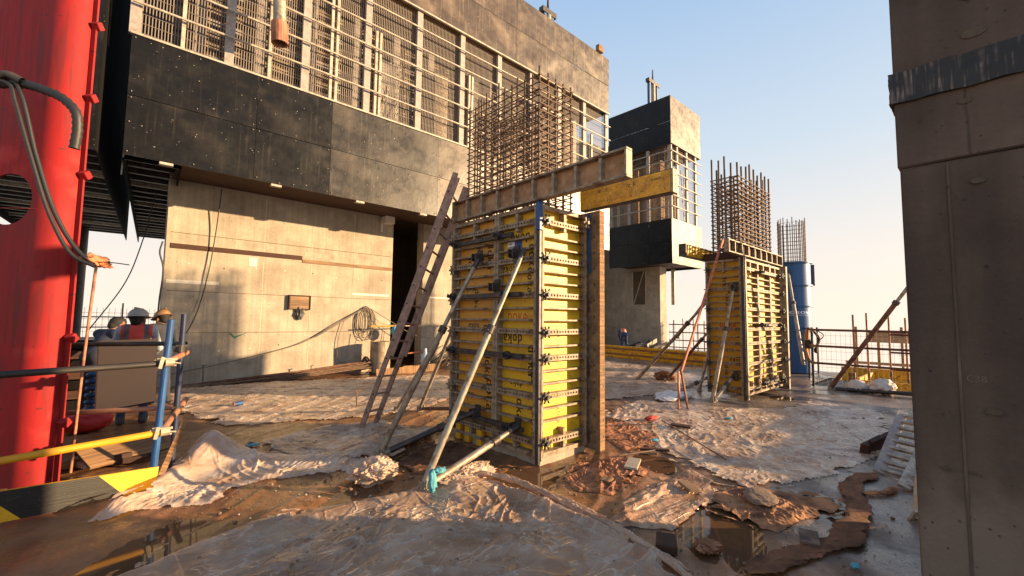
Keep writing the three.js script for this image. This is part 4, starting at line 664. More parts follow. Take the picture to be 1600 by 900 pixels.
{ // harness and straps hung on the guard rail
  const o = thing('safety_harness', 'orange and black safety harness hanging on the guard rail before the blue column', 'harness', [14.2, 0.5, -3.3]);
  part(o, 'strap', [curve([[14.25, 1.46, -3.36], [14.6, 1.3, -3.5], [14.75, 1.05, -3.56], [14.6, 0.8, -3.5], [14.5, 0.55, -3.44]], 0.04, 30, 6), curve([[14.1, 1.46, -3.34], [14.35, 1.2, -3.42], [14.5, 0.9, -3.5], [14.42, 0.62, -3.42]], 0.035, 24, 6)], flat(0.45, 0.2, 0.06, 0.9));
  part(o, 'black_strap', [curve([[13.6, 1.44, -3.12], [13.7, 1.2, -3.0], [13.62, 1.0, -3.05], [13.78, 0.85, -3.1], [13.6, 1.15, -3.2]], 0.035, 30, 6), curve([[13.5, 1.46, -3.1], [13.42, 1.2, -2.92], [13.5, 1.3, -2.86], [13.56, 1.42, -3.0]], 0.012, 24, 5)], M.rubber);
  part(o, 'pouch', [box(13.95, 0.92, -3.4, 14.2, 1.16, -3.22, 0.03)], M.rubber); part(o, 'buckle', box(13.86, 0.98, -3.25, 13.93, 1.06, -3.21, 0.006), M.galv);
}
{ // lower landing past the deck edge: slab strip, yellow edge boards, starter bars, sacks
  struct('lower_slab', box(13.72, -0.5, -3.15, 17.8, -0.12, 5), M.concrete);
  const y = thing('edge_boards', 'yellow plywood edge boards round the starter bars beyond the right deck edge', 'edge formwork', [15.8, -0.1, -1.5]);
  part(y, 'board', box(16.6, -0.12, -3.1, 16.68, 0.3, 1.5, 0.006), M.yellow); part(y, 'board', box(14.3, -0.12, -2.35, 16.6, 0.22, -2.29, 0.006), M.yellow); part(y, 'board', box(14.22, -0.12, -2.35, 14.29, 0.18, 1.5, 0.006), M.yellow); part(y, 'stud', box(14.2, -0.12, -2.5, 14.3, 0.35, -2.36, 0.006), M.woodPale);
  const spots = [[14.75, -2.45, 1.85], [15.0, -2.2, 1.9], [15.45, -1.8, 1.86], [15.8, -1.5, 1.78]];
  spots.forEach(([x, z, h], k) => { const o = thing('starter_bar', ['rusty starter bar beyond the right guard rail, leftmost of four', 'tallest rusty starter bar beyond the right guard rail, second from the left', 'rusty starter bar crossed by the slanting prop, third from the left of four', 'rusty starter bar nearest the big concrete column, last of four'][k], 'rebar', [x, -0.12, z]); part(o, 'bar', rod([x, -0.12, z], [x - 0.03, h, z], 0.022, 8), M.rustTube); part(o, 'sleeve', rod([x, -0.1, z], [x - 0.01, 0.35, z], 0.03, 8), M.rebar); });
  const tb = thing('timber_shutter', 'pale timber shutter frame on a far slab behind the starter bars', 'timber', [24, -0.6, -2.2]);
  part(tb, 'panel', box(21.8, 0.9, -3.2, 21.9, 1.35, -1.8, 0.01), M.wood); for (let k = 0; k < 5; k++) part(tb, 'stud', box(21.85, -0.7, -3.6 + k * 0.68, 21.95, 1.5, -3.52 + k * 0.68, 0.005), M.woodPale); part(tb, 'ledger', box(21.7, 0.05, -3.9, 21.8, 0.15, -0.5), M.woodPale);
}
function lumpGeo(rx, ry, rz, amp, fr, seed, det = 5) { const g0 = new THREE.IcosahedronGeometry(1, det); g0.deleteAttribute('normal'); g0.deleteAttribute('uv'); const g = mergeVertices(g0, 1e-4), p = g.attributes.position; for (let i = 0; i < p.count; i++) { const x = p.getX(i), y = p.getY(i), z = p.getZ(i); const n = fbm(x * fr + seed, y * fr * 0.8 + z * fr, seed, 4), rd = 1 - Math.abs(2 * N3(x * fr * 1.7 + z, y * fr * 1.7, z * fr * 1.7 + seed)); const k = 1 + amp * (n * 1.4 + 0.55 * (rd * rd - 0.4)); p.setXYZ(i, x * rx * k, y * ry * k, z * rz * k); } g.computeVertexNormals(); return muv(g); }
{
  const wh = flat(0.62, 0.55, 0.48, 0.6);
  solo('plastic_sack', 'dirty white plastic sack lying at the right deck edge, left of the pair', 'sack', lumpGeo(0.22, 0.16, 0.2, 0.35, 2.2, 3).translate(13.1, 0.12, -2.15), wh); solo('plastic_sack', 'dirty white plastic sack at the right deck edge, right of the pair', 'sack', lumpGeo(0.26, 0.19, 0.22, 0.45, 2.4, 9).translate(13.2, 0.14, -1.72), wh);
}
// ------------------------------------------------------------------ stack of yellow timber beams before the far core
{
  const names = ['bottom left', 'bottom middle', 'bottom right', 'upper left', 'upper right'], sp = [[0, 0.02], [0.26, 0.02], [0.52, 0.02], [0.12, 0.25], [0.4, 0.25]];
  sp.forEach(([d, y], k) => { const a = V(16.9 + d, y, -12.2), b = V(16.0 + d, y, -6.7 - (k % 3) * 0.35), o = thing('timber_beam', `long yellow timber beam in the stack before the far core, ${names[k]} one`, 'timber beam', [16.4 + d, y, -9.5], 'yellow timber beams on the deck');
    for (const h of [0.03, 0.19]) part(o, 'flange', bar(a.clone().add(V(0, h, 0)), b.clone().add(V(0, h, 0)), 0.1, 0.045, 1.57 + 0.16), M.yellow); part(o, 'web', bar(a.clone().add(V(0, 0.11, 0)), b.clone().add(V(0, 0.11, 0)), 0.03, 0.12, 0.16), M.woodPale); });
  const j = thing('scrap_pile', 'pile of grey boards and sheet scraps at the foot of the far core', 'scrap', [22.6, 0, -13.6]);
  const R = rng(9); for (let k = 0; k < 9; k++) { const x = 22.3 + R(), z = -14.6 + R() * 1.8, t = R() * 1.2; part(j, 'board', bar([x, 0.05 + R() * 0.2, z], [x + Math.cos(t) * 0.8, 0.1 + R() * 0.6, z + Math.sin(t) * 0.8], 0.25, 0.03), k % 3 ? M.post : M.rail); }
}
// ------------------------------------------------------------------ red steel tower on the left: a curved shell with a hole in its shaded face
{
  const H = 8.6, t = thing('red_steel_tower', 'tall red painted steel tower at the left edge, with a round hole and stub lugs', 'steel tower', [-0.75, 0, -6.35]);
  const R = 0.19, n = V(-0.72, 0, 0.69).normalize(), tg = V(-0.69, 0, -0.72).normalize(); // face outwards, along the face away from its corner
  const cc = V(-0.42, 0, -6.26), fs = cc.clone().addScaledVector(n, R); // centre of the rounded corner, where the flat face begins
  const w = 1.5, th = 0.022;
  { // flat face with the hole
    const s = new THREE.Shape(); s.moveTo(0, 0); s.lineTo(w, 0); s.lineTo(w, H); s.lineTo(0, H); s.closePath(); const hp = new THREE.Path(); hp.absarc(0.29, 2.7, 0.25, 0, 6.2832, true); s.holes.push(hp);
    const g = new THREE.ExtrudeGeometry(s, { depth: th, bevelEnabled: false, curveSegments: 24 }); muv(g);
    const M4 = new THREE.Matrix4().makeBasis(tg, UP, n.clone().negate()); const flip = tg.clone().cross(UP).dot(n.clone().negate()) < 0; if (flip) { g.scale(1, 1, -1); const ix = g.index; if (ix) { const a = ix.array; for (let i = 0; i < a.length; i += 3) [a[i], a[i + 1]] = [a[i + 1], a[i]]; } else { for (const k of ['position', 'normal', 'uv']) { const at = g.attributes[k], sz = at.itemSize; for (let i = 0; i < at.count; i += 3) for (let c = 0; c < sz; c++) { const q = at.array[i * sz + c]; at.array[i * sz + c] = at.array[(i + 1) * sz + c]; at.array[(i + 1) * sz + c] = q; } } } g.computeVertexNormals(); M4.makeBasis(tg, UP, n); }
    M4.setPosition(fs); g.applyMatrix4(M4); part(t, 'face_plate', g, M.red);
  }
  { // rounded corner and short side, one bent plate
    const pts = [], a0 = Math.atan2(n.z, n.x); for (let k = 0; k <= 16; k++) { const a = a0 - (Math.PI / 2) * k / 16; pts.push(V(cc.x + R * Math.cos(a), 0, cc.z + R * Math.sin(a))); }
    const e = pts[16].clone().addScaledVector(n, -0.02); pts.push(e);
    const pos = [], uv = [], idx = []; let L = 0; pts.forEach((p, i) => { if (i) L += p.distanceTo(pts[i - 1]); for (const y of [0, H]) { pos.push(p.x, y, p.z); uv.push(L, y); } if (i) { const k = i * 2; idx.push(k - 2, k, k - 1, k - 1, k, k + 1); } });
    const g = new THREE.BufferGeometry(); g.setAttribute('position', new THREE.Float32BufferAttribute(pos, 3)); g.setAttribute('uv', new THREE.Float32BufferAttribute(uv, 2)); g.setIndex(idx); g.computeVertexNormals(); part(t, 'corner_plate', g, M.red);
    const rt = V(0.69, 0, 0.72).normalize(), m = e.clone();
    part(t, 'flange', bar(m.clone().addScaledVector(rt, 0.025), m.clone().addScaledVector(rt, 0.025).add(V(0, H, 0)), 0.02, 0.05, Math.atan2(rt.x, rt.z)), M.red);
    for (const y of [0.556, 1.37, 3.0, 3.8, 4.57, 5.4, 6.2]) { const p = m.clone().addScaledVector(rt, 0.06).addScaledVector(n, -0.01); part(t, 'lug', [bar([p.x - 0.04, y, p.z - 0.03], [p.x + 0.02, y, p.z + 0.02], 0.08, 0.07, 0, 0.012)], M.red); }
    part(t, 'back_plate', box(-2.4, 0, -7.9, -0.9, 2.4, -7.87), M.red);
    part(t, 'seam', curve([fs.clone().addScaledVector(tg, 0.9).add(V(0, 2.62, 0)).addScaledVector(n, 0.002), fs.clone().add(V(0, 2.6, 0)).addScaledVector(n, 0.002), cc.clone().add(V(0, 2.59, 0)).addScaledVector(V(-0.05, 0, 1).normalize(), R + 0.002)], 0.004, 20, 5), M.red);
  }
}
{ // bent hook bar and black hoses over the tower's face
  solo('hook_bar', 'thick dark ribbed bar bent into a hook on the red tower', 'bar', (() => { const g = curve([[-0.86, 3.69, -6.05], [-0.67, 3.69, -5.87], [-0.51, 3.63, -5.73], [-0.4, 3.56, -5.63], [-0.31, 3.44, -5.56], [-0.29, 3.3, -5.56], [-0.3, 3.11, -5.58]], 0.036, 60, 14), p = g.attributes.position, nn = g.attributes.normal; for (let i = 0; i < p.count; i++) { const k = (Math.floor(i / 15) % 3 === 0) ? 0.006 : 0; p.setXYZ(i, p.getX(i) + nn.getX(i) * k, p.getY(i) + nn.getY(i) * k, p.getZ(i) + nn.getZ(i) * k); } return g; })(), M.rubber);
  const h = thing('rubber_hoses', 'pair of black rubber hoses looping down across the red tower to an orange rag', 'hose', [-0.4, 2.3, -5.6]);
  part(h, 'hose', curve([[-0.9, 3.74, -6.0], [-0.75, 3.72, -5.9], [-0.68, 3.58, -5.83], [-0.54, 3.0, -5.75], [-0.38, 2.48, -5.66], [-0.23, 2.19, -5.6], [-0.11, 2.06, -5.54]], 0.018, 60, 10), M.rubber);
  part(h, 'hose', curve([[-0.9, 3.7, -5.98], [-0.76, 3.66, -5.88], [-0.71, 3.5, -5.83], [-0.58, 3.02, -5.74], [-0.41, 2.45, -5.65], [-0.25, 2.13, -5.58], [-0.1, 2.04, -5.52]], 0.016, 60, 10), M.rubber);
  part(h, 'strap', curve([[-0.9, 3.7, -5.98], [-0.78, 3.75, -5.9], [-0.68, 3.7, -5.84]], 0.035, 20, 8), M.darkSteel);
  const rg = lumpGeo(0.1, 0.05, 0.07, 0.6, 2.8, 5); rg.rotateZ(-0.25); rg.translate(-0.1, 2.1, -5.6); solo('rag', 'orange rag tied round the hose ends beside the red tower', 'rag', rg, flat(0.62, 0.22, 0.1, 0.95));
  solo('tie_wire', 'thin wire sticking out of the orange rag', 'wire', curve([[-0.1, 2.09, -5.56], [0.02, 2.08, -5.45], [0.13, 2.06, -5.33]], 0.005, 20, 5), M.cable);
}
// ------------------------------------------------------------------ scaffold guard rail in the left foreground
{
  const o = thing('scaffold_guard_rail', 'scaffold tube guard rail in the left foreground with blue posts, black and yellow rails', 'guard rail', [0.42, 0, -5.42]);
  part(o, 'post', pipe([0.41, 0.02, -5.43], [0.47, 1.56, -5.4], 0.03), M.blue, 'bright blue scaffold post'); part(o, 'post', pipe([0.6, 0, -5.9], [0.62, 1.62, -5.88], 0.028), M.navy, 'dark blue scaffold post');
  part(o, 'rail', pipe([0.5, 1.145, -5.37], [-1.7, 1.12, -4.9], 0.028), M.blackTube, 'black tube rail with flaking grey paint'); part(o, 'rail', pipe([0.5, 0.5, -5.36], [-1.7, 0.46, -4.9], 0.03), M.yellowTube, 'yellow tube rail');
  part(o, 'rail', pipe([0.66, 1.3, -5.93], [-0.5, 1.28, -6.75], 0.024), M.blackTube); part(o, 'rail', pipe([0.66, 0.62, -5.93], [-0.5, 0.56, -6.75], 0.026), M.rustTube, 'rust brown tube rail');
  part(o, 'transom', pipe([0.46, 1.16, -5.34], [0.72, 1.2, -6.2], 0.028), M.rustTube); part(o, 'transom', pipe([0.44, 0.5, -5.33], [0.72, 0.66, -6.2], 0.028), M.rustTube);
  for (const y of [1.15, 0.5]) { part(o, 'coupler', [...couplerGeo([0.43, y, -5.41], [0, 1, 0.05]), ...couplerGeo([0.47, y + 0.005, -5.35], [-1, 0, 0.2]), bar([0.36, y + 0.03, -5.33], [0.56, y - 0.01, -5.34], 0.014, 0.014), bar([0.4, y - 0.05, -5.3], [0.42, y + 0.06, -5.3], 0.03, 0.02)], M.coupler); part(o, 'coupler', [...couplerGeo([0.61, y + 0.1, -5.89], [0, 1, 0])], M.darkSteel); }
  // striped toe board
  const tt = canvasTex(1024, 128, (x, w, h) => { const R = rng(4); x.fillStyle = '#d8a61a'; x.fillRect(0, 0, w, h); x.fillStyle = '#1d1b19'; for (const [a, b, c, d] of [[-40, 90, 330, 200], [470, 620, 0, 0]]) { } x.beginPath(); x.moveTo(0, 0); x.lineTo(0, 0); x.fill();
    x.beginPath(); x.moveTo(w * 0.30, 0); x.lineTo(w * 0.72, 0); x.lineTo(w * 0.87, h); x.lineTo(w * 0.45, h); x.fill(); x.beginPath(); x.moveTo(0, 0); x.lineTo(w * 0.08, 0); x.lineTo(w * 0.23, h); x.lineTo(0, h); x.fill();
    for (let k = 0; k < 260; k++) { x.fillStyle = R() < 0.5 ? `rgba(120,96,60,${0.1 + R() * 0.3})` : `rgba(60,50,40,${0.08 + R() * 0.2})`; x.fillRect(R() * w, R() * h, 2 + R() * 30, 1 + R() * 2); } for (let k = 0; k < 90; k++) { x.fillStyle = `rgba(186,176,150,${0.2 + R() * 0.4})`; x.fillRect(R() * w, R() * h, 1 + R() * 3, 1 + R() * 3); } });
  const a = V(0.44, 0.055, -5.41), b = V(-1.06, 0.21, -4.92), d = b.clone().sub(a).normalize(), nn = d.clone().negate().cross(UP).normalize(); const g = new THREE.BoxGeometry(1.58, 0.23, 0.03); const M4 = new THREE.Matrix4().makeBasis(d.clone().negate(), nn.clone().cross(d.clone().negate()).normalize(), nn.clone()).setPosition(a.clone().add(b).multiplyScalar(0.5)); g.applyMatrix4(M4);
  const m = std({ map: tt, roughness: 0.6, bumpMap: M.woodB, bumpScale: 0.002 }); part(o, 'toe_board', g, [M.yellow, M.yellow, M.yellow, M.yellow, m, M.yellow], 'yellow toe board with black stripes');
  solo('timber_stake', 'split pale timber stake leaning beside the blue scaffold post', 'stake', bar([0.44, 0, -5.38], [0.68, 0.62, -5.6], 0.05, 0.02), M.woodPale);
  solo('rebar_rod', 'thin rusty rod standing between the red tower and the guard rail', 'rod', curve([[-0.17, 0.02, -6.3], [-0.14, 1.1, -6.18], [-0.1, 2.12, -6.05]], 0.013, 20, 7), M.rustTube);
  const pb = thing('cover_board', 'plain brown board standing behind the scaffold rails, hiding the worker to the knees', 'board', [0.3, 0.3, -6.9]);
  const gb = new THREE.BoxGeometry(0.68, 0.8, 0.02); muv(gb); gb.rotateX(-0.04); gb.rotateY(0.62); gb.translate(0.24, 0.9, -7.15); part(pb, 'board', gb, flat(0.55, 0.32, 0.17, 0.85));
  const tr = box(-0.34, -0.02, -0.014, 0.34, 0.0, 0.014); tr.rotateX(-0.04); tr.rotateY(0.62); tr.translate(0.24, 0.498, -7.15); part(pb, 'edge', tr, M.plyDark);
  // low things behind the toe board
  const lw = thing('scrap_blocks', 'broken concrete and timber scraps behind the striped toe board', 'scrap', [0.1, 0, -6.3]); const R = rng(55);
  for (let k = 0; k < 9; k++) { const x = -0.3 + R() * 0.8, z = -6.2 - R() * 0.7, q = box(-0.18, 0, -0.07, 0.18, 0.05 + R() * 0.1, 0.07, 0.008); q.rotateZ((R() - 0.5) * 0.3); q.rotateY(R() * 3); q.translate(x, 0.02, z); part(lw, 'block', q, [M.concrete, M.wood, M.plyDark][k % 3]); }
  const pl = box(-0.4, 0, -0.16, 0.4, 0.03, 0.16, 0.006); pl.rotateX(0.5); pl.rotateY(0.5); pl.translate(0.25, 0.12, -6.5); part(lw, 'board', pl, M.woodPale);
  const fr = thing('shutter_pile', 'dark pile of shutter parts beyond the workers on the left', 'pile', [-0.6, 0, -11]);
  for (let k = 0; k < 7; k++) part(fr, 'panel', box(-2.2 + R() * 0.3, k * 0.17, -11.8, 0.55 + R() * 0.2, k * 0.17 + 0.15, -10.3 - R() * 0.3, 0.01), k % 2 ? M.plyDark : M.film);
  const col = thing('steel_column', 'dark round steel prop under the left platform beside the red tower', 'column', [-0.95, 0, -23]); part(col, 'shaft', rod([-0.95, 0, -23], [-0.95, 4.9, -23], 0.3, 14), M.darkSteel); part(col, 'base_plate', box(-1.4, 0, -23.4, -0.5, 0.04, -22.6, 0.006), M.darkSteel);
  const dr = thing('hose_coils', 'stack of blue hose coils beside the worker', 'coil', [-0.05, 0, -7.9]); for (let k = 0; k < 6; k++) { const q = new THREE.TorusGeometry(0.035, 0.03, 8, 16); q.rotateX(Math.PI / 2); q.translate(-0.08, 0.42 + k * 0.085, -7.7); part(dr, 'coil', q, M.blue); }
  solo('red_bag', 'red bag lying on the deck by the workers behind the red tower', 'bag', lumpGeo(0.28, 0.16, 0.16, 0.3, 2, 17).translate(-0.1, 0.15, -8.4), flat(0.5, 0.03, 0.025, 0.6));
}
// ------------------------------------------------------------------ things along the core wall
{
  const dz = -12.15, dx = 5.98, d = thing('steel_drum', 'dusty brown steel drum standing by the core wall left of the doorway', 'drum', [dx, 0, dz]);
  const prof = [[0, 0], [0.29, 0], [0.3, 0.02], [0.29, 0.04], [0.285, 0.28], [0.3, 0.3], [0.285, 0.32], [0.285, 0.6], [0.3, 0.62], [0.285, 0.64], [0.285, 0.9], [0.3, 0.92], [0.285, 0.925], [0.275, 0.86], [0, 0.86]].map(p => new THREE.Vector2(...p));
  part(d, 'body', new THREE.LatheGeometry(prof, 32).translate(dx, 0, dz), M.frameSteel); part(d, 'rod', [rod([dx, 0.86, dz], [dx + 0.05, 1.3, dz], 0.01, 6), rod([dx + 0.1, 0.86, dz - 0.05], [dx + 0.16, 1.2, dz - 0.1], 0.008, 6)], M.rebar);
  solo('blue_bag', 'light blue cloth bag hanging from the yellow tube at the doorway', 'bag', lumpGeo(0.13, 0.17, 0.11, 0.3, 2.6, 21).translate(6.55, 1.2, -12.35), flat(0.1, 0.42, 0.6, 0.8));
  const y = thing('barrier_tube', 'tube across the doorway, half yellow and half bare steel', 'tube', [6.9, 1.36, -12.4]); part(y, 'yellow_half', rod([5.75, 1.36, -12.35], [6.9, 1.37, -12.42], 0.02, 8), M.yellowTube); part(y, 'steel_half', rod([6.9, 1.37, -12.42], [8.6, 1.36, -12.5], 0.018, 8), M.galv);
  solo('barrier_pole', 'lower reddish pole across the foot of the doorway', 'pole', rod([6.9, 0.5, -12.45], [8.1, 0.55, -12.5], 0.022, 8), M.redPlank);
  const c = thing('cable_coil', 'hank of grey cable hung on a wall hook, ends running off to both sides', 'cable', [5.78, 1.0, Zw + 0.06]), R = rng(71);
  const loops = []; for (let k = 0; k < 9; k++) { const w = 0.1 + R() * 0.16, L = 0.55 + R() * 0.35, x = 5.76 + (R() - 0.5) * 0.2, z = Zw + 0.04 + R() * 0.08; loops.push(curve([[x, 1.92, z], [x - w, 1.75 - R() * 0.1, z], [x - w * 0.9, 1.9 - L, z], [x, 1.82 - L, z], [x + w * 0.9, 1.9 - L, z], [x + w, 1.74, z]], 0.009, 40, 5, true)); } part(c, 'loop', loops, M.rope);
  part(c, 'long_end', [curve([[5.76, 1.93, Zw + 0.06], [5.0, 1.5, Zw + 0.08], [4.0, 0.92, Zw + 0.08], [2.6, 0.55, Zw + 0.1], [1.2, 0.28, Zw + 0.12], [0.95, 0.25, Zw + 0.1]], 0.012, 50, 6), curve([[5.76, 1.93, Zw + 0.07], [5.0, 1.46, Zw + 0.08], [4.3, 1.04, Zw + 0.08]], 0.012, 20, 6)], M.rope);
  part(c, 'short_end', [curve([[5.8, 1.94, Zw + 0.06], [6.3, 1.6, Zw + 0.3], [7.2, 1.1, Zw + 0.4], [7.9, 0.95, Zw + 0.3]], 0.01, 30, 6), curve([[5.78, 1.9, Zw + 0.06], [6.2, 1.45, Zw + 0.2], [6.9, 1.4, Zw + 0.3]], 0.007, 30, 5), curve([[5.1, 1.5, Zw + 0.07], [4.95, 0.9, Zw + 0.06], [5.0, 0.35, Zw + 0.08], [5.2, 0.3, Zw + 0.1]], 0.009, 30, 5)], M.rope); part(c, 'hook', [rod([5.77, 1.95, Zw], [5.77, 1.95, Zw + 0.1], 0.012, 6)], M.rubber);
  solo('power_cable', 'thin black cable hanging down the left part of the core wall to the scaffold post', 'cable', curve([[1.9, 4.7, Zw + 0.25], [1.85, 3.6, Zw + 0.1], [1.75, 2.6, Zw + 0.08], [1.55, 1.6, Zw + 0.1], [1.2, 0.9, Zw + 0.5], [0.95, 0.75, Zw + 1.2]], 0.013, 60, 6), M.cable);
  solo('lifting_rope', 'slack black rope hanging from the end platform against the sky', 'rope', curve([[0.75, 4.7, -14], [0.55, 3.4, -14.1], [0.3, 2.4, -14.2], [-0.3, 1.2, -14.6]], 0.014, 40, 6), M.cable);
  solo('electric_lead', 'black lead running down the edge of the core wall', 'cable', curve([[0.86, 3.3, Zw + 0.02], [0.82, 3.05, Zw + 0.03], [0.9, 2.7, Zw + 0.02], [0.87, 1.9, Zw + 0.02], [0.86, 0.9, Zw + 0.02]], 0.02, 40, 6), M.cable);
  for (const [x, z, h, l] of [[1.75, Zw + 0.35, 0.45, 'thin steel peg standing at the wall foot, left of two'], [4.15, Zw + 0.4, 0.3, 'thin steel peg standing at the wall foot beside the rebar pile'], [3.38, -7.7, 0.3, 'short steel peg standing in the sheets left of the ladder']]) solo('steel_peg', l, 'peg', [rod([x, 0, z], [x - 0.02, h, z], 0.013, 7), rod([x - 0.05, h, z], [x + 0.05, h + 0.01, z], 0.012, 6)], M.rebar);
  const p = thing('rebar_pile', 'long pile of loose reinforcing bars at the foot of the core wall', 'rebar pile', [4, 0, -12.3]);
  for (let k = 0; k < 34; k++) { const y = 0.03 + R() * 0.2, z = -12.55 + R() * 0.5; part(p, 'bar', rod([1.6 + R() * 1.8, y * 0.3, z + 0.1], [5.5 + R() * 0.45, y + 0.05 + R() * 0.12, z], 0.012 + R() * 0.006, 6), k % 3 ? M.rebar : M.rust); }
  for (let k = 0; k < 12; k++) part(p, 'bent_bar', curve([[5.3 + R() * 0.3, 0.1 + R() * 0.2, -12.4 + R() * 0.3], [5.6, 0.3 + R() * 0.2, -12.3], [5.66 + R() * 0.1, 0.1 + R() * 0.1, -12.1], [5.5, 0.05, -12.0]], 0.012, 16, 5), M.rebar);
  const p2 = thing('lath_pile', 'tangled pile of pale laths and rods right of the doorway behind the ladder', 'timber pile', [8.3, 0, -12.3]);
  for (let k = 0; k < 40; k++) { const x = 7.7 + R() * 1.6, z = -12.6 + R() * 0.9, a = R() * 1.2 - 0.1, l = 0.6 + R() * 0.8; part(p2, 'lath', bar([x, 0.05 + R() * 0.15, z], [x + Math.cos(a) * l, 0.2 + R() * 0.75, z + (R() - 0.5) * 0.5], 0.03, 0.015, R()), k % 3 ? M.woodPale : M.rebar); }
  solo('plastic_bottle', 'pale blue plastic canister hanging at the foot of the doorway', 'canister', new THREE.LatheGeometry([[0, 0], [0.13, 0], [0.15, 0.05], [0.12, 0.26], [0.05, 0.34], [0.045, 0.46], [0, 0.46]].map(q => new THREE.Vector2(...q)), 18).translate(7.35, 0.22, -11.9), flat(0.4, 0.52, 0.6, 0.4));
  for (const [x0, z0, x1, z1, l] of [[5.6, -11.6, 7.6, -11.7, 'long plank lying before the doorway'], [6.6, -11.9, 8.2, -11.95, 'shorter plank lying in the doorway behind the long one']]) solo('plank', l, 'plank', bar([x0, 0.08, z0], [x1, 0.09, z1], 0.05, 0.2, 1.4), M.woodPale);
}
// ------------------------------------------------------------------ step irons and frames leaning at the foot of the big column
{
  const s = thing('step_unit', 'grey aluminium step unit with ribbed treads leaning by the foot of the big concrete column', 'steps', [6.2, 0, -0.7]);
  const a = V(6.15, 0.02, -0.86), b = V(6.0, 0.02, -0.5), up = V(1.15, 0.5, 0.1);
  for (const q of [a, b]) part(s, 'stringer', bar(q, q.clone().add(up), 0.03, 0.1, 0.3), M.post); for (let k = 0; k < 9; k++) { const o = up.clone().multiplyScalar((k + 0.5) / 9); part(s, 'tread', bar(a.clone().add(o), b.clone().add(o), 0.045, 0.03), M.galv); }
  const s2 = thing('step_unit', 'second aluminium step unit lying lower and nearer under the first one', 'steps', [5.9, 0, -0.55]);
  for (const q of [V(5.75, 0.03, -0.62), V(5.6, 0.03, -0.3)]) part(s2, 'stringer', bar(q, q.clone().add(V(1.3, 0.3, 0.1)), 0.03, 0.1, 0.3), M.galv); for (let k = 0; k < 7; k++) { const o = V(1.3, 0.3, 0.1).multiplyScalar((k + 0.5) / 7); part(s2, 'tread', bar(V(5.75, 0.03, -0.62).add(o), V(5.6, 0.03, -0.3).add(o), 0.05, 0.03), M.galv); }
  solo('metal_plate', 'bent pale metal plate standing by the foot of the big concrete column', 'plate', [bar([5.0, 0.0, -0.455], [5.2, 0.3, -0.44], 0.01, 0.1, 0.6), bar([4.95, 0.03, -0.5], [5.2, 0.02, -0.35], 0.12, 0.02)], M.rail);
  solo('scrap_timber', 'dark scrap timber with white paste beside the step unit', 'scrap', [bar([6.9, 0.05, -1.1], [7.5, 0.08, -1.0], 0.16, 0.08), bar([7.0, 0.12, -1.05], [7.4, 0.2, -0.9], 0.1, 0.05)], M.plyDark);
}

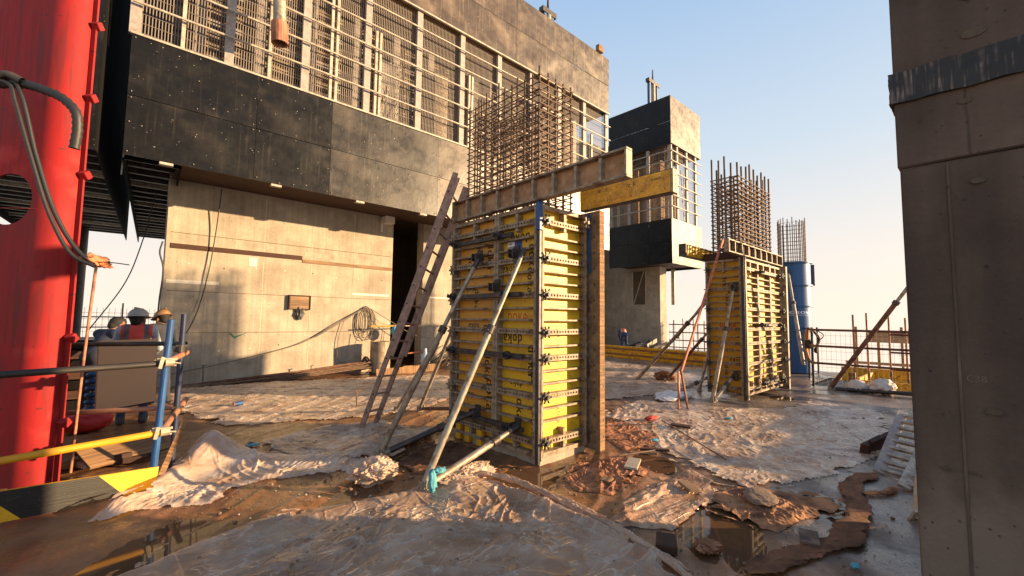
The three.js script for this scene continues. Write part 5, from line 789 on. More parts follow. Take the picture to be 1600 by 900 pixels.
// ------------------------------------------------------------------ people
// a smooth body from tapered bones, meshed on a grid (surface nets)
function bodyMesh(bones, cell, colorOf, k = 0.03) {
  const lo = V(1e9, 1e9, 1e9), hi = V(-1e9, -1e9, -1e9); for (const b of bones) for (const [p, r] of [[b.a, b.ra], [b.b, b.rb]]) { lo.min(p.clone().addScalar(-r - 2 * cell - k)); hi.max(p.clone().addScalar(r + 2 * cell + k)); }
  const nx = Math.ceil((hi.x - lo.x) / cell) + 1, ny = Math.ceil((hi.y - lo.y) / cell) + 1, nz = Math.ceil((hi.z - lo.z) / cell) + 1, F = new Float32Array(nx * ny * nz).fill(9), near = new Uint8Array(nx * ny * nz), best = new Float32Array(nx * ny * nz).fill(9);
  bones.forEach((b, bi) => {
    const R = Math.max(b.ra, b.rb) + 3 * cell + k * 1.5, q0 = b.a.clone().min(b.b).addScalar(-R), q1 = b.a.clone().max(b.b).addScalar(R), ba = b.b.clone().sub(b.a), L2 = Math.max(1e-9, ba.lengthSq()), sx = b.sx || 1, sz = b.sz || 1;
    const i0 = Math.max(0, Math.floor((q0.x - lo.x) / cell)), i1 = Math.min(nx - 1, Math.ceil((q1.x - lo.x) / cell)), j0 = Math.max(0, Math.floor((q0.y - lo.y) / cell)), j1 = Math.min(ny - 1, Math.ceil((q1.y - lo.y) / cell)), k0 = Math.max(0, Math.floor((q0.z - lo.z) / cell)), k1 = Math.min(nz - 1, Math.ceil((q1.z - lo.z) / cell));
    for (let kz = k0; kz <= k1; kz++) for (let j = j0; j <= j1; j++) for (let i = i0; i <= i1; i++) {
      const x = lo.x + i * cell - b.a.x, y = lo.y + j * cell - b.a.y, z = lo.z + kz * cell - b.a.z, t = clamp((x * ba.x + y * ba.y + z * ba.z) / L2);
      const d = Math.hypot((x - ba.x * t) * sx, y - ba.y * t, (z - ba.z * t) * sz) - lerp(b.ra, b.rb, t), ix = (kz * ny + j) * nx + i;
      if (d < best[ix]) { best[ix] = d; near[ix] = bi; }
      const f = F[ix], kk = b.k ?? k, h = clamp(0.5 + 0.5 * (f - d) / kk); F[ix] = f > 8 ? d : lerp(f, d, h) - kk * h * (1 - h);
    }
  });
  const id = new Int32Array(nx * ny * nz).fill(-1), pos = [], col = [], idx = [];
  const at = (i, j, l) => (l * ny + j) * nx + i;
  for (let l = 0; l < nz - 1; l++) for (let j = 0; j < ny - 1; j++) for (let i = 0; i < nx - 1; i++) {
    let n = 0, X = 0, Y = 0, Z = 0; const c = []; for (let q = 0; q < 8; q++) c.push(F[at(i + (q & 1), j + (q >> 1 & 1), l + (q >> 2))]);
    for (let a = 0; a < 8; a++) for (const s of [1, 2, 4]) { if (a & s) continue; const b = a | s; if ((c[a] < 0) === (c[b] < 0)) continue; const t = c[a] / (c[a] - c[b]); X += (a & 1) + (s === 1 ? t : 0); Y += (a >> 1 & 1) + (s === 2 ? t : 0); Z += (a >> 2) + (s === 4 ? t : 0); n++; }
    if (!n) continue; id[at(i, j, l)] = pos.length / 3; const p = V(lo.x + (i + X / n) * cell, lo.y + (j + Y / n) * cell, lo.z + (l + Z / n) * cell); pos.push(p.x, p.y, p.z); const cc = colorOf ? colorOf(bones[near[at(i, j, l)]], p) : [1, 1, 1]; col.push(...cc);
  }
  const quad = (a, b, c, d, f) => { if (a < 0 || b < 0 || c < 0 || d < 0) return; f ? idx.push(a, b, c, a, c, d) : idx.push(a, c, b, a, d, c); };
  for (let l = 1; l < nz - 1; l++) for (let j = 1; j < ny - 1; j++) for (let i = 1; i < nx - 1; i++) {
    const f = F[at(i, j, l)] < 0;
    if (f !== (F[at(i + 1, j, l)] < 0)) quad(id[at(i, j - 1, l - 1)], id[at(i, j, l - 1)], id[at(i, j, l)], id[at(i, j - 1, l)], f);
    if (f !== (F[at(i, j + 1, l)] < 0)) quad(id[at(i - 1, j, l - 1)], id[at(i - 1, j, l)], id[at(i, j, l)], id[at(i, j, l - 1)], f);
    if (f !== (F[at(i, j, l + 1)] < 0)) quad(id[at(i - 1, j - 1, l)], id[at(i, j - 1, l)], id[at(i, j, l)], id[at(i - 1, j, l)], f);
  }
  const g = new THREE.BufferGeometry(); g.setAttribute('position', new THREE.Float32BufferAttribute(pos, 3)); g.setAttribute('color', new THREE.Float32BufferAttribute(col, 3)); g.setIndex(idx); g.computeVertexNormals();
  g.setAttribute('uv', new THREE.Float32BufferAttribute(new Float32Array(pos.length / 3 * 2), 2)); return g;
}
const bone = (a, b, ra, rb, c, o = {}) => ({ a: A3(a), b: A3(b), ra, rb, c, ...o });
// hand with five fingers: p wrist, d pointing along the palm, s towards the thumb side
function handBones(p, d, s, c) {
  p = A3(p); d = A3(d).normalize(); s = A3(s).normalize(); const n = d.clone().cross(s).normalize(), out = [], k = { k: 0.006 };
  const P = (u, v, w) => p.clone().addScaledVector(d, u).addScaledVector(s, v).addScaledVector(n, w);
  for (let i = 0; i < 4; i++) out.push(bone(P(0, 0.012 - i * 0.01, 0), P(0.085, 0.03 - i * 0.02, 0), 0.017, 0.013, c, { k: 0.012 }));
  [[0.03, 0.072], [0.01, 0.08], [-0.01, 0.074], [-0.03, 0.058]].forEach(([v, L]) => { out.push(bone(P(0.085, v, 0), P(0.085 + L * 0.45, v, 0.012), 0.0095, 0.0088, c, k), bone(P(0.085 + L * 0.45, v, 0.012), P(0.085 + L * 0.72, v, 0.032), 0.0088, 0.008, c, k), bone(P(0.085 + L * 0.72, v, 0.032), P(0.085 + L * 0.82, v, 0.054), 0.008, 0.007, c, k)); });
  out.push(bone(P(0.02, 0.022, 0), P(0.055, 0.052, 0.012), 0.014, 0.011, c, k), bone(P(0.055, 0.052, 0.012), P(0.085, 0.062, 0.026), 0.0105, 0.0085, c, k)); return out;
}
const SKIN = [0.2, 0.1, 0.058];
const personMat = std({ vertexColors: true, roughness: 0.85, bumpMap: M.concB, bumpScale: 0.003 });
// J: joints in the person's own metres, facing -z
function person(label, pos, turn, J, look, cell = 0.012) {
  const o = thing('person', label, 'person', pos); o.rotation.y = turn;
  const { shirt, trousers, shoes, vest, helmet, hair, band } = look, skin = look.skin || SKIN;
  const add = (n, g, m, lb) => { const q = shad(new THREE.Mesh(g, m)); q.name = n; if (lb) q.userData.label = lb; o.add(q); return q; };
  const B = []; const j = k => A3(J[k]);
  const pel = j('hip'), ch = j('chest'), nk = j('neck'), hd = j('head');
  const up = ch.clone().sub(pel).normalize();
  const mid = pel.clone().lerp(ch, 0.45);
  B.push(bone(pel.clone().add(V(-0.07, 0, 0)), pel.clone().add(V(0.07, 0, 0)), 0.115, 0.115, trousers), bone(pel, mid, 0.13, 0.125, shirt, { sz: 1.15 }), bone(mid, ch, 0.135, 0.15, shirt, { sz: 1.15 }), bone(j('shL').lerp(j('shR'), 0.1), j('shL').lerp(j('shR'), 0.9), 0.085, 0.085, shirt));
  B.push(bone(ch.clone().lerp(nk, 0.6), nk.clone().lerp(hd, 0.35), 0.058, 0.054, skin));
  for (const s of ['L', 'R']) {
    B.push(bone(j('sh' + s), j('el' + s), 0.056, 0.045, shirt), bone(j('el' + s), j('wr' + s), 0.044, 0.03, look.sleeve === 'short' ? skin : shirt));
    B.push(bone(pel.clone().add(V(s === 'L' ? -0.09 : 0.09, -0.02, 0)), j('kn' + s), 0.098, 0.064, trousers), bone(j('kn' + s), j('an' + s), 0.066, 0.048, trousers), bone(j('kn' + s).lerp(j('an' + s), 0.3), j('kn' + s).lerp(j('an' + s), 0.55), 0.066, 0.056, trousers));
    const f = j('toe' + s).sub(j('an' + s)); const heel = j('an' + s).addScaledVector(f, -0.25); heel.y = j('an' + s).y - 0.045; const toe = j('toe' + s); B.push(bone(j('an' + s), heel, 0.05, 0.042, shoes), bone(heel, toe, 0.045, 0.036, shoes));
  }
  const fw = A3(J.look || [0, 0, -1]).normalize(), hu = hd.clone().sub(nk).normalize(), hr = fw.clone().cross(hu).normalize(), H = (x, y, z) => hd.clone().addScaledVector(hr, x).addScaledVector(hu, y).addScaledVector(fw, z);
  const body = [bodyMesh(B, cell, b => b.c, 0.03)];
  const face = [bone(H(0, 0.03, -0.02), H(0, 0.05, 0.0), 0.088, 0.092, skin), bone(H(0, 0.02, 0.02), H(0, -0.075, 0.055), 0.075, 0.042, skin), bone(H(-0.03, -0.05, 0.035), H(0.03, -0.05, 0.035), 0.045, 0.045, skin), bone(H(0, 0.0, 0.092), H(0, -0.03, 0.115), 0.01, 0.014, skin, { k: 0.012 }), bone(H(-0.02, -0.062, 0.088), H(0.02, -0.062, 0.088), 0.008, 0.008, [0.2, 0.08, 0.06], { k: 0.008 }), bone(H(-0.045, 0.022, 0.075), H(0.045, 0.022, 0.075), 0.014, 0.014, skin, { k: 0.015 }), bone(H(0, -0.05, -0.01), nk, 0.055, 0.056, skin)];
  for (const s of [-1, 1]) face.push(bone(H(s * 0.086, 0.0, -0.005), H(s * 0.092, -0.035, 0.0), 0.017, 0.011, skin, { k: 0.01 }), bone(H(s * 0.03, 0.002, 0.078), H(s * 0.032, 0.002, 0.079), 0.012, 0.012, [0.03, 0.02, 0.015], { k: 0.003 }));
  body.push(bodyMesh(face, Math.max(0.004, cell / 2.4), b => b.c, 0.025));
  for (const s of ['L', 'R']) { const d = J['hd' + s] ? A3(J['hd' + s]) : j('wr' + s).sub(j('el' + s)); body.push(bodyMesh(handBones(j('wr' + s), d, J['th' + s] || [s === 'L' ? 1 : -1, 0, -0.3], skin), Math.max(0.0035, cell / 3), b => b.c, 0.006)); }
  add('body', merge(body), personMat);
  if (vest) {
    const vb = [bone(pel.clone().lerp(ch, 0.22), mid, 0.146, 0.142, vest, { sz: 1.1 }), bone(mid, ch, 0.148, 0.163, vest, { sz: 1.12 }), bone(j('shL').lerp(j('shR'), 0.17), j('shL').lerp(j('shR'), 0.83), 0.098, 0.098, vest)];
    const ax = j('shR').sub(j('shL')).normalize();
    add('vest', bodyMesh(vb, cell, (b, p) => { const u = p.clone().sub(ch).dot(ax), v = p.clone().sub(pel).dot(up); return (Math.abs(Math.abs(u) - 0.115) < 0.03 || Math.abs(v - 0.14) < 0.025) ? band : vest; }, 0.03), personMat);
  }
  if (hair) { const hb = [bone(H(0, 0.05, -0.035), H(0, 0.075, 0.01), 0.093, 0.086, hair), bone(H(0, -0.03, -0.055), H(0, 0.03, -0.05), 0.066, 0.085, hair)]; add('hair', bodyMesh(hb, Math.max(0.005, cell / 2), null, 0.03), flat(...hair, 0.8)); }
  if (helmet) {
    const pts = []; for (let k = 0; k <= 12; k++) { const a = k / 12 * Math.PI / 2; pts.push(new THREE.Vector2(0.125 * Math.sin(a), 0.118 * Math.cos(a))); } pts.push(new THREE.Vector2(0.128, -0.012), new THREE.Vector2(0.148, -0.02), new THREE.Vector2(0.147, -0.026), new THREE.Vector2(0.122, -0.018));
    const g = new THREE.LatheGeometry(pts, 28), M4 = new THREE.Matrix4().makeBasis(hr, hu, fw.clone().negate()).setPosition(H(0, 0.062, -0.005)); const q = g.attributes.position; for (let i = 0; i < q.count; i++) if (q.getZ(i) < -0.1 && q.getY(i) < 0) q.setZ(i, q.getZ(i) * 1.3); else q.setZ(i, q.getZ(i) * 1.1);
    g.computeVertexNormals(); g.applyMatrix4(M4); const hm = add('helmet', g, flat(...helmet, 0.4)); const rd = box(-0.014, 0.1, -0.1, 0.014, 0.124, 0.1, 0.006); rd.applyMatrix4(M4); const rm = shad(new THREE.Mesh(rd, hm.material)); rm.name = 'helmet_ridge'; hm.add(rm);
  }
  return o;
}
{
  const stand = (b = {}) => ({ hip: [0, 0.92, 0], chest: [0, 1.27, -0.02], neck: [0, 1.42, -0.01], head: [0, 1.53, -0.03], shL: [-0.19, 1.37, 0], shR: [0.19, 1.37, 0], elL: [-0.27, 1.1, -0.06], elR: [0.27, 1.1, -0.06], wrL: [-0.2, 0.98, -0.28], wrR: [0.2, 0.98, -0.28], knL: [-0.11, 0.5, -0.02], knR: [0.12, 0.5, -0.02], anL: [-0.12, 0.09, 0.02], anR: [0.14, 0.09, 0.02], toeL: [-0.14, 0.036, -0.13], toeR: [0.17, 0.036, -0.13], ...b });
  // facing away from the camera: own -z along the view
  person('worker in a red vest and grey helmet seen from behind, behind the brown board', [0.36, 0.0, -8.7], -0.1, stand({ look: [0.5, -0.12, -1] }), { shirt: [0.32, 0.36, 0.42], trousers: [0.03, 0.045, 0.085], shoes: [0.06, 0.055, 0.05], vest: [0.62, 0.075, 0.05], band: [0.12, 0.11, 0.12], helmet: [0.34, 0.3, 0.25], hair: [0.012, 0.01, 0.009] });
  person('worker with bare black hair bending left of the one in the grey helmet', [-0.12, 0.0, -9.9], -0.9, stand({ chest: [0, 1.2, -0.2], neck: [0, 1.33, -0.27], head: [0, 1.42, -0.34], shL: [-0.19, 1.28, -0.2], shR: [0.19, 1.28, -0.2], elL: [-0.28, 1.1, -0.4], elR: [0.28, 1.12, -0.4], wrL: [-0.16, 1.12, -0.62], wrR: [0.12, 1.2, -0.62], look: [0.1, -0.5, -1] }), { shirt: [0.02, 0.025, 0.05], trousers: [0.02, 0.022, 0.035], shoes: [0.03, 0.03, 0.03], hair: [0.01, 0.009, 0.008] }, 0.016);
  person('worker half hidden by the edge of the core wall, wearing a dark brown helmet', [0.78, 0.0, -10.4], 0.4, stand({ look: [-0.3, -0.4, -1] }), { shirt: [0.03, 0.03, 0.04], trousers: [0.03, 0.03, 0.04], shoes: [0.03, 0.03, 0.03], helmet: [0.22, 0.12, 0.04], hair: [0.01, 0.009, 0.008] }, 0.018);
  person('far worker in orange vest and yellow helmet bending at the foot of the far core', [21.9, 0.0, -14.2], -0.8, { hip: [0, 0.86, 0.12], chest: [0, 1.06, -0.2], neck: [0, 1.04, -0.38], head: [0, 1.0, -0.5], shL: [-0.19, 1.04, -0.26], shR: [0.19, 1.04, -0.26], elL: [-0.24, 0.76, -0.3], elR: [0.24, 0.76, -0.3], wrL: [-0.14, 0.53, -0.4], wrR: [0.14, 0.53, -0.4], knL: [-0.12, 0.48, 0], knR: [0.13, 0.48, 0.02], anL: [-0.13, 0.09, 0.1], anR: [0.15, 0.09, 0.14], toeL: [-0.15, 0.036, -0.06], toeR: [0.18, 0.036, -0.02], look: [0, -0.9, -0.6] }, { shirt: [0.04, 0.05, 0.16], trousers: [0.04, 0.05, 0.14], shoes: [0.05, 0.05, 0.05], vest: [0.75, 0.13, 0.03], band: [0.4, 0.4, 0.36], helmet: [0.7, 0.45, 0.03] }, 0.02);
}
// ------------------------------------------------------------------ plastic sheets, cloths and litter on the deck
{ // fine creases of film: thin bright lines where three noises cross their middle
  const N = 1024, a = nmap(N, 5, 20, 2, 201), b = nmap(N, 18, 6, 2, 202), c = nmap(N, 12, 12, 3, 203), ln = (v, k) => Math.pow(Math.max(0, 1 - Math.abs(v - 0.5) * k), 1.3);
  const F = new Float32Array(N * N); for (let i = 0; i < F.length; i++) F[i] = 0.75 * ln(a[i], 15) * clamp((c[i] - 0.34) * 5) + 0.65 * ln(b[i], 17) * clamp((c[i] - 0.44) * 5) + 0.35 * ln(c[i], 20);
  M.crease = grey(N, (i) => 30 + 170 * F[i], 1.7); M.creaseW = grey(N, (i) => 30 + 170 * F[i], 1.25);
  M.creaseA = new Float32Array(512 * 512); for (let y = 0; y < 512; y++) for (let x = 0; x < 512; x++) M.creaseA[y * 512 + x] = (F[2 * y * N + 2 * x] + F[(2 * y + 1) * N + 2 * x] + F[2 * y * N + 2 * x + 1] + F[(2 * y + 1) * N + 2 * x + 1]) / 4;
}
M.poly = (() => { const { N, n1, n2, n3, fine } = M.n; return phys({ vertexColors: false, color: 0xffffff, map: tex(N, (i) => { const v = clamp(0.5 + (n1[i] - 0.5) * 2.2 + (n3[i] - 0.5) * 0.9); let c = mixc([172, 136, 108], [224, 196, 168], v); return mixc(c, [242, 228, 210], clamp(M.creaseA[i] * 0.85)); }, true, 1.7), roughnessMap: grey(N, (i) => 50 + n2[i] * 90, 0.9), roughness: 1, bumpMap: M.crease, bumpScale: 0.018, transmission: 0.5, thickness: 0, ior: 1.45, side: THREE.DoubleSide }); })();
M.polyWhite = phys({ map: M.woodT, color: 0xffffff, roughness: 0.42, bumpMap: M.crease, bumpScale: 0.004, transmission: 0.4, thickness: 0, ior: 1.4, side: THREE.DoubleSide });
M.polyWhite.map = tex(256, (i, x, y) => { const k = y * 2 * 512 + x * 2, v = clamp(0.5 + (M.n.n1[k] - 0.5) * 1.8 + (M.n.n3[k] - 0.5) * 0.8); return mixc([198, 158, 126], [240, 226, 210], v); }, true, 1.2);
M.polyMud = (() => { const { N, n1, n2, n3, fine } = M.n; return phys({ map: tex(N, (i) => { const v = clamp(0.5 + (n1[i] - 0.5) * 2 + (n3[i] - 0.5)); let c = mixc([156, 118, 90], [226, 202, 176], v); return mixc(c, [242, 226, 206], clamp(M.creaseA[i] * 0.7)); }, true, 1.25), roughnessMap: grey(N, (i) => 50 + n2[i] * 110, 0.8), roughness: 1, bumpMap: M.creaseW, bumpScale: 0.012, transmission: 0.3, thickness: 0, ior: 1.45, side: THREE.DoubleSide }); })();
M.mudHeap = (() => { const { N, n1, n3, fine } = M.n; return std({ map: tex(N, (i) => { const v = clamp(0.5 + (n3[i] - 0.5) * 1.6 + (fine[i] - 0.5) * 0.7); return mixc([112, 66, 40], [190, 128, 86], v); }, true, 0.9), roughnessMap: grey(N, (i) => 90 + n1[i] * 150, 1.1), roughness: 1, bumpMap: grey(N, (i) => 128 + (n3[i] - 0.5) * 160 + (fine[i] - 0.5) * 120, 0.45), bumpScale: 0.012 }); })();
M.hessian = (() => { const { N, n1, n3, fine, hz } = M.n; return std({ map: tex(N, (i, x, y) => { const v = clamp(0.5 + (n1[i] - 0.5) * 1.6 + (((x >> 1) + (y >> 1)) % 2 ? 0.12 : -0.08)); return mixc([74, 46, 30], [190, 136, 94], clamp(v * 1.15)); }, true, 0.6), roughness: 0.95, bumpMap: grey(N, (i, x, y) => 128 + (((x >> 1) % 2) ? 30 : -30) + (((y >> 1) % 2) ? 30 : -30) + (fine[i] - 0.5) * 60, 0.6), bumpScale: 0.003, side: THREE.DoubleSide }); })();
// thin ridges of folded film: u across, v along the folds
function folds(x, z, th, f, st, seed, warp = 0.22, sharp = 7) {
  const wx = x + warp * N3(x * 1.7, z * 1.7, seed), wz = z + warp * N3(x * 1.7 + 9, z * 1.7, seed + 3), c = Math.cos(th), s = Math.sin(th), u = wx * c + wz * s, v = -wx * s + wz * c;
  const n = N3(u * f / st, v * f, seed), r = 1 - Math.min(1, Math.abs(n) * sharp), g = clamp(0.55 + 1.6 * N3(u * f / st * 0.7 + 31, v * f * 0.5, seed + 60)); return r * Math.sqrt(r) * g;
}
function edgeDist(x, z, P) { let d = 1e9; for (let i = 0, j = P.length - 1; i < P.length; j = i++) { const [ax, az] = P[j], [bx, bz] = P[i], dx = bx - ax, dz = bz - az, t = clamp(((x - ax) * dx + (z - az) * dz) / (dx * dx + dz * dz)); d = Math.min(d, Math.hypot(x - ax - dx * t, z - az - dz * t)); } return d; }
function sheet(name, label, category, P, st, mat, o = {}) {
  const xs = P.map(p => p[0]), zs = P.map(p => p[1]), { th = 0.5, amp = 0.02, f = 5, stretch = 5, seed = 1, hump = () => 0, lift = 0.008, frill = 0.12, thVar = 0.5, sharp = 7 } = o;
  const jag = (x, z) => frill * (fbm(x * 3.1, z * 3.1, seed + 40, 3) * 1.6) + frill * 0.4 * N3(x * 14, z * 14, seed);
  const g = grid(Math.min(...xs) - 0.1, Math.max(...xs) + 0.1, Math.min(...zs) - 0.1, Math.max(...zs) + 0.1, st, (x, z) => {
    const e = edgeDist(x, z, P), k = sm(0, 0.16, e), t = 0;
    // folds run in a few fixed directions, each in its own patches
    let w = 0.5 * fbm(x * 3, z * 3, seed + 70, 2);
    for (let q = 0; q < 6; q++) { const a = th + thVar * [0, 0.8, -0.9, 1.7, -0.35, 2.4][q], ff = f * [1, 1.35, 1.6, 1.9, 2.4, 2.9][q], m = clamp((q ? 0.3 : 0.6) + 2.2 * N3(x * 1.25 + q * 7.7, z * 1.25, seed + q * 3.1)); if (m > 0.01) w += m * [1, 0.85, 0.75, 0.65, 0.55, 0.45][q] * folds(x, z, a, ff, stretch * [1, 0.9, 0.8, 0.7, 0.8, 0.6][q], seed + q * 11, 0.1, sharp); }
    w *= amp;
    const rim = amp * 0.5 * sm(0.0, 0.05, e) * (1 - sm(0.05, 0.2, e)) * (0.4 + 1.2 * Math.abs(N3(x * 9, z * 9, seed + 2)));
    return Math.max(groundH(x, z), -0.016) + lift * (0.4 + 0.6 * k) + w * (0.25 + 0.75 * k) + rim + hump(x, z);
  }, (x, z) => { const e = edgeDist(x, z, P) + jag(x, z); return inPoly(x, z, P) ? e > 0 || edgeDist(x, z, P) > 0.15 : e < -0.02 && edgeDist(x, z, P) < 0.1 && jag(x, z) < -0.02; });
  return solo(name, label, category, g, mat, o.group);
}
const bump = (x, z, cx, cz, r, h) => h * Math.exp(-((x - cx) ** 2 + (z - cz) ** 2) / (r * r));
const ridgeLine = (x, z, ax, az, bx, bz, r, h) => { const dx = bx - ax, dz = bz - az, t = clamp(((x - ax) * dx + (z - az) * dz) / (dx * dx + dz * dz)), d = Math.hypot(x - ax - dx * t, z - az - dz * t); return h * Math.exp(-(d * d) / (r * r)); };
sheet('plastic_sheet', 'large crumpled milky plastic sheet spread across the bottom of the picture, nearest the camera', 'plastic sheet', [[0.13, -3.73], [0.7, -3.95], [1.14, -4.0], [1.61, -3.88], [2.13, -3.66], [2.5, -3.74], [2.78, -3.6], [2.95, -3.3], [3.02, -2.97], [2.99, -2.41], [2.95, -2.0], [2.86, -1.68], [2.6, -1.0], [2.0, -0.9], [1.1, -1.7], [0.3, -2.8]], 0.008, M.poly,
  { th: 0.75, amp: 0.03, f: 5, stretch: 6, seed: 3, thVar: 1, sharp: 8, hump: (x, z) => bump(x, z, 2.6, -3.45, 0.3, 0.09) + ridgeLine(x, z, 2.9, -3.0, 2.84, -1.6, 0.07, 0.04) + ridgeLine(x, z, 0.9, -3.8, 2.2, -3.65, 0.1, 0.03) });
sheet('plastic_sheet', 'gathered pale plastic sheet heaped beside the blue scaffold post, its tail running left', 'plastic sheet', [[-0.09, -4.69], [0.27, -4.76], [0.45, -4.72], [0.79, -4.55], [1.05, -4.9], [1.6, -4.76], [2.31, -4.5], [2.45, -4.79], [2.03, -5.23], [1.48, -5.87], [1.2, -6.2], [0.96, -6.45], [0.65, -5.85], [0.38, -5.18], [0.11, -4.93]], 0.009, M.polyWhite,
  { th: 1.75, amp: 0.035, f: 8, stretch: 12, seed: 8, thVar: 0.35, sharp: 4, lift: 0.008, hump: (x, z) => bump(x, z, 0.98, -6.12, 0.26, 0.2) + ridgeLine(x, z, 0.15, -4.95, 0.95, -6.0, 0.16, 0.09) + ridgeLine(x, z, 1.0, -5.9, 2.0, -5.0, 0.16, 0.03) });
sheet('plastic_sheet', 'wide streaked plastic sheet covering the deck between the core wall and the ladder', 'plastic sheet', [[1.0, -12.1], [3.2, -12.0], [5.08, -11.3], [6.9, -11.2], [7.4, -9.4], [5.6, -7.6], [4.3, -6.9], [3.1, -6.8], [2.2, -7.3], [1.35, -7.6], [0.9, -9.1]], 0.03, M.polyMud, { th: 0.6, amp: 0.03, f: 3.8, stretch: 9, seed: 12, thVar: 0.3, frill: 0.2 });
sheet('plastic_sheet', 'grey crumpled plastic sheet round the feet of the ladder and the dark prop', 'plastic sheet', [[1.4, -6.4], [2.4, -6.7], [3.3, -6.5], [3.5, -5.5], [3.45, -5.2], [2.9, -4.95], [2.5, -4.75], [2.0, -5.0], [1.7, -5.6]], 0.016, M.polyMud, { th: 0.75, amp: 0.03, f: 6, stretch: 6, seed: 15, hump: (x, z) => ridgeLine(x, z, 2.3, -5.1, 3.3, -5.3, 0.2, 0.1) });
sheet('plastic_sheet', 'wide wrinkled plastic sheet on the lit deck right of the near shutter', 'plastic sheet', [[6.3, -4.6], [8.1, -4.9], [8.6, -3.45], [9.3, -2.7], [10.8, -2.6], [10.6, -1.4], [7.8, -0.84], [5.84, -1.14], [5.11, -1.42], [4.63, -1.62], [4.6, -1.95], [4.95, -2.49], [5.19, -2.9], [5.9, -3.6]], 0.022, M.polyMud, { th: 0.35, amp: 0.027, f: 5.5, stretch: 7, seed: 19, thVar: 0.8, frill: 0.24 });
sheet('plastic_sheet', 'streaked plastic sheet on the far deck between the two shutters and the timber stack', 'plastic sheet', [[7.0, -8.6], [9.5, -10.6], [15.2, -11.2], [14.3, -7.4], [12.6, -5.4], [10.0, -4.8], [7.6, -5.2], [6.2, -6.2]], 0.04, M.polyMud, { th: 1.1, amp: 0.026, f: 3.6, stretch: 8, seed: 22, thVar: 0.4, frill: 0.2 });
sheet('plastic_sheet', 'mud coated sheet with long straight folds before the near shutter on the right', 'plastic sheet', [[2.95, -2.1], [3.25, -2.25], [4.0, -2.3], [4.74, -2.3], [4.6, -1.9], [4.3, -1.72], [3.8, -1.75], [3.3, -1.72]], 0.012, M.mudSheet = (() => { const m = M.polyMud.clone(); m.color.setRGB(0.72, 0.6, 0.5); m.transmission = 0.15; return m; })(), { th: 0.1, amp: 0.036, f: 8, stretch: 16, seed: 27, thVar: 0.1, sharp: 3.4 });
const HS = [['frayed brown hessian cloth lying crumpled at the puddle on the right', [[3.91, -1.72], [4.3, -1.85], [4.6, -1.75], [4.82, -1.45], [5.05, -1.04], [4.85, -0.9], [4.3, -1.08], [3.86, -1.15]], 31, 0.03, 0.2], ['churned orange brown mud scraped up at the right foot of the near shutter', [[3.5, -3.05], [3.96, -3.1], [4.5, -3.05], [4.62, -2.85], [4.37, -2.52], [3.98, -2.41], [3.5, -2.4], [3.35, -2.7]], 34, 0.03, 0.5], ['ridge of orange brown mud on the lit deck behind the near shutter', [[5.6, -4.1], [6.5, -4.2], [6.35, -3.5], [5.4, -2.95], [4.8, -3.1], [5.0, -3.5]], 37, 0.024, 0.7]];
for (const [l, P, s, a, t] of HS) sheet(s === 31 ? 'hessian_cloth' : 'mud_patch', l, s === 31 ? 'cloth' : 'mud', P, 0.008, s === 31 ? M.hessian : M.mudHeap, { th: t, amp: a, f: 9, stretch: 5, seed: s, thVar: 1, frill: 0.2, sharp: 4 });
sheet('hessian_cloth', 'dark wet cloth strewn under the props left of the near shutter', 'cloth', [[2.45, -4.55], [2.9, -4.85], [3.45, -4.9], [3.5, -4.4], [3.3, -3.9], [2.7, -3.8], [2.4, -4.1]], 0.014, (() => { const m = M.hessian.clone(); m.color.setRGB(0.45, 0.4, 0.38); return m; })(), { th: 0.3, amp: 0.05, f: 5, stretch: 4, seed: 41 });
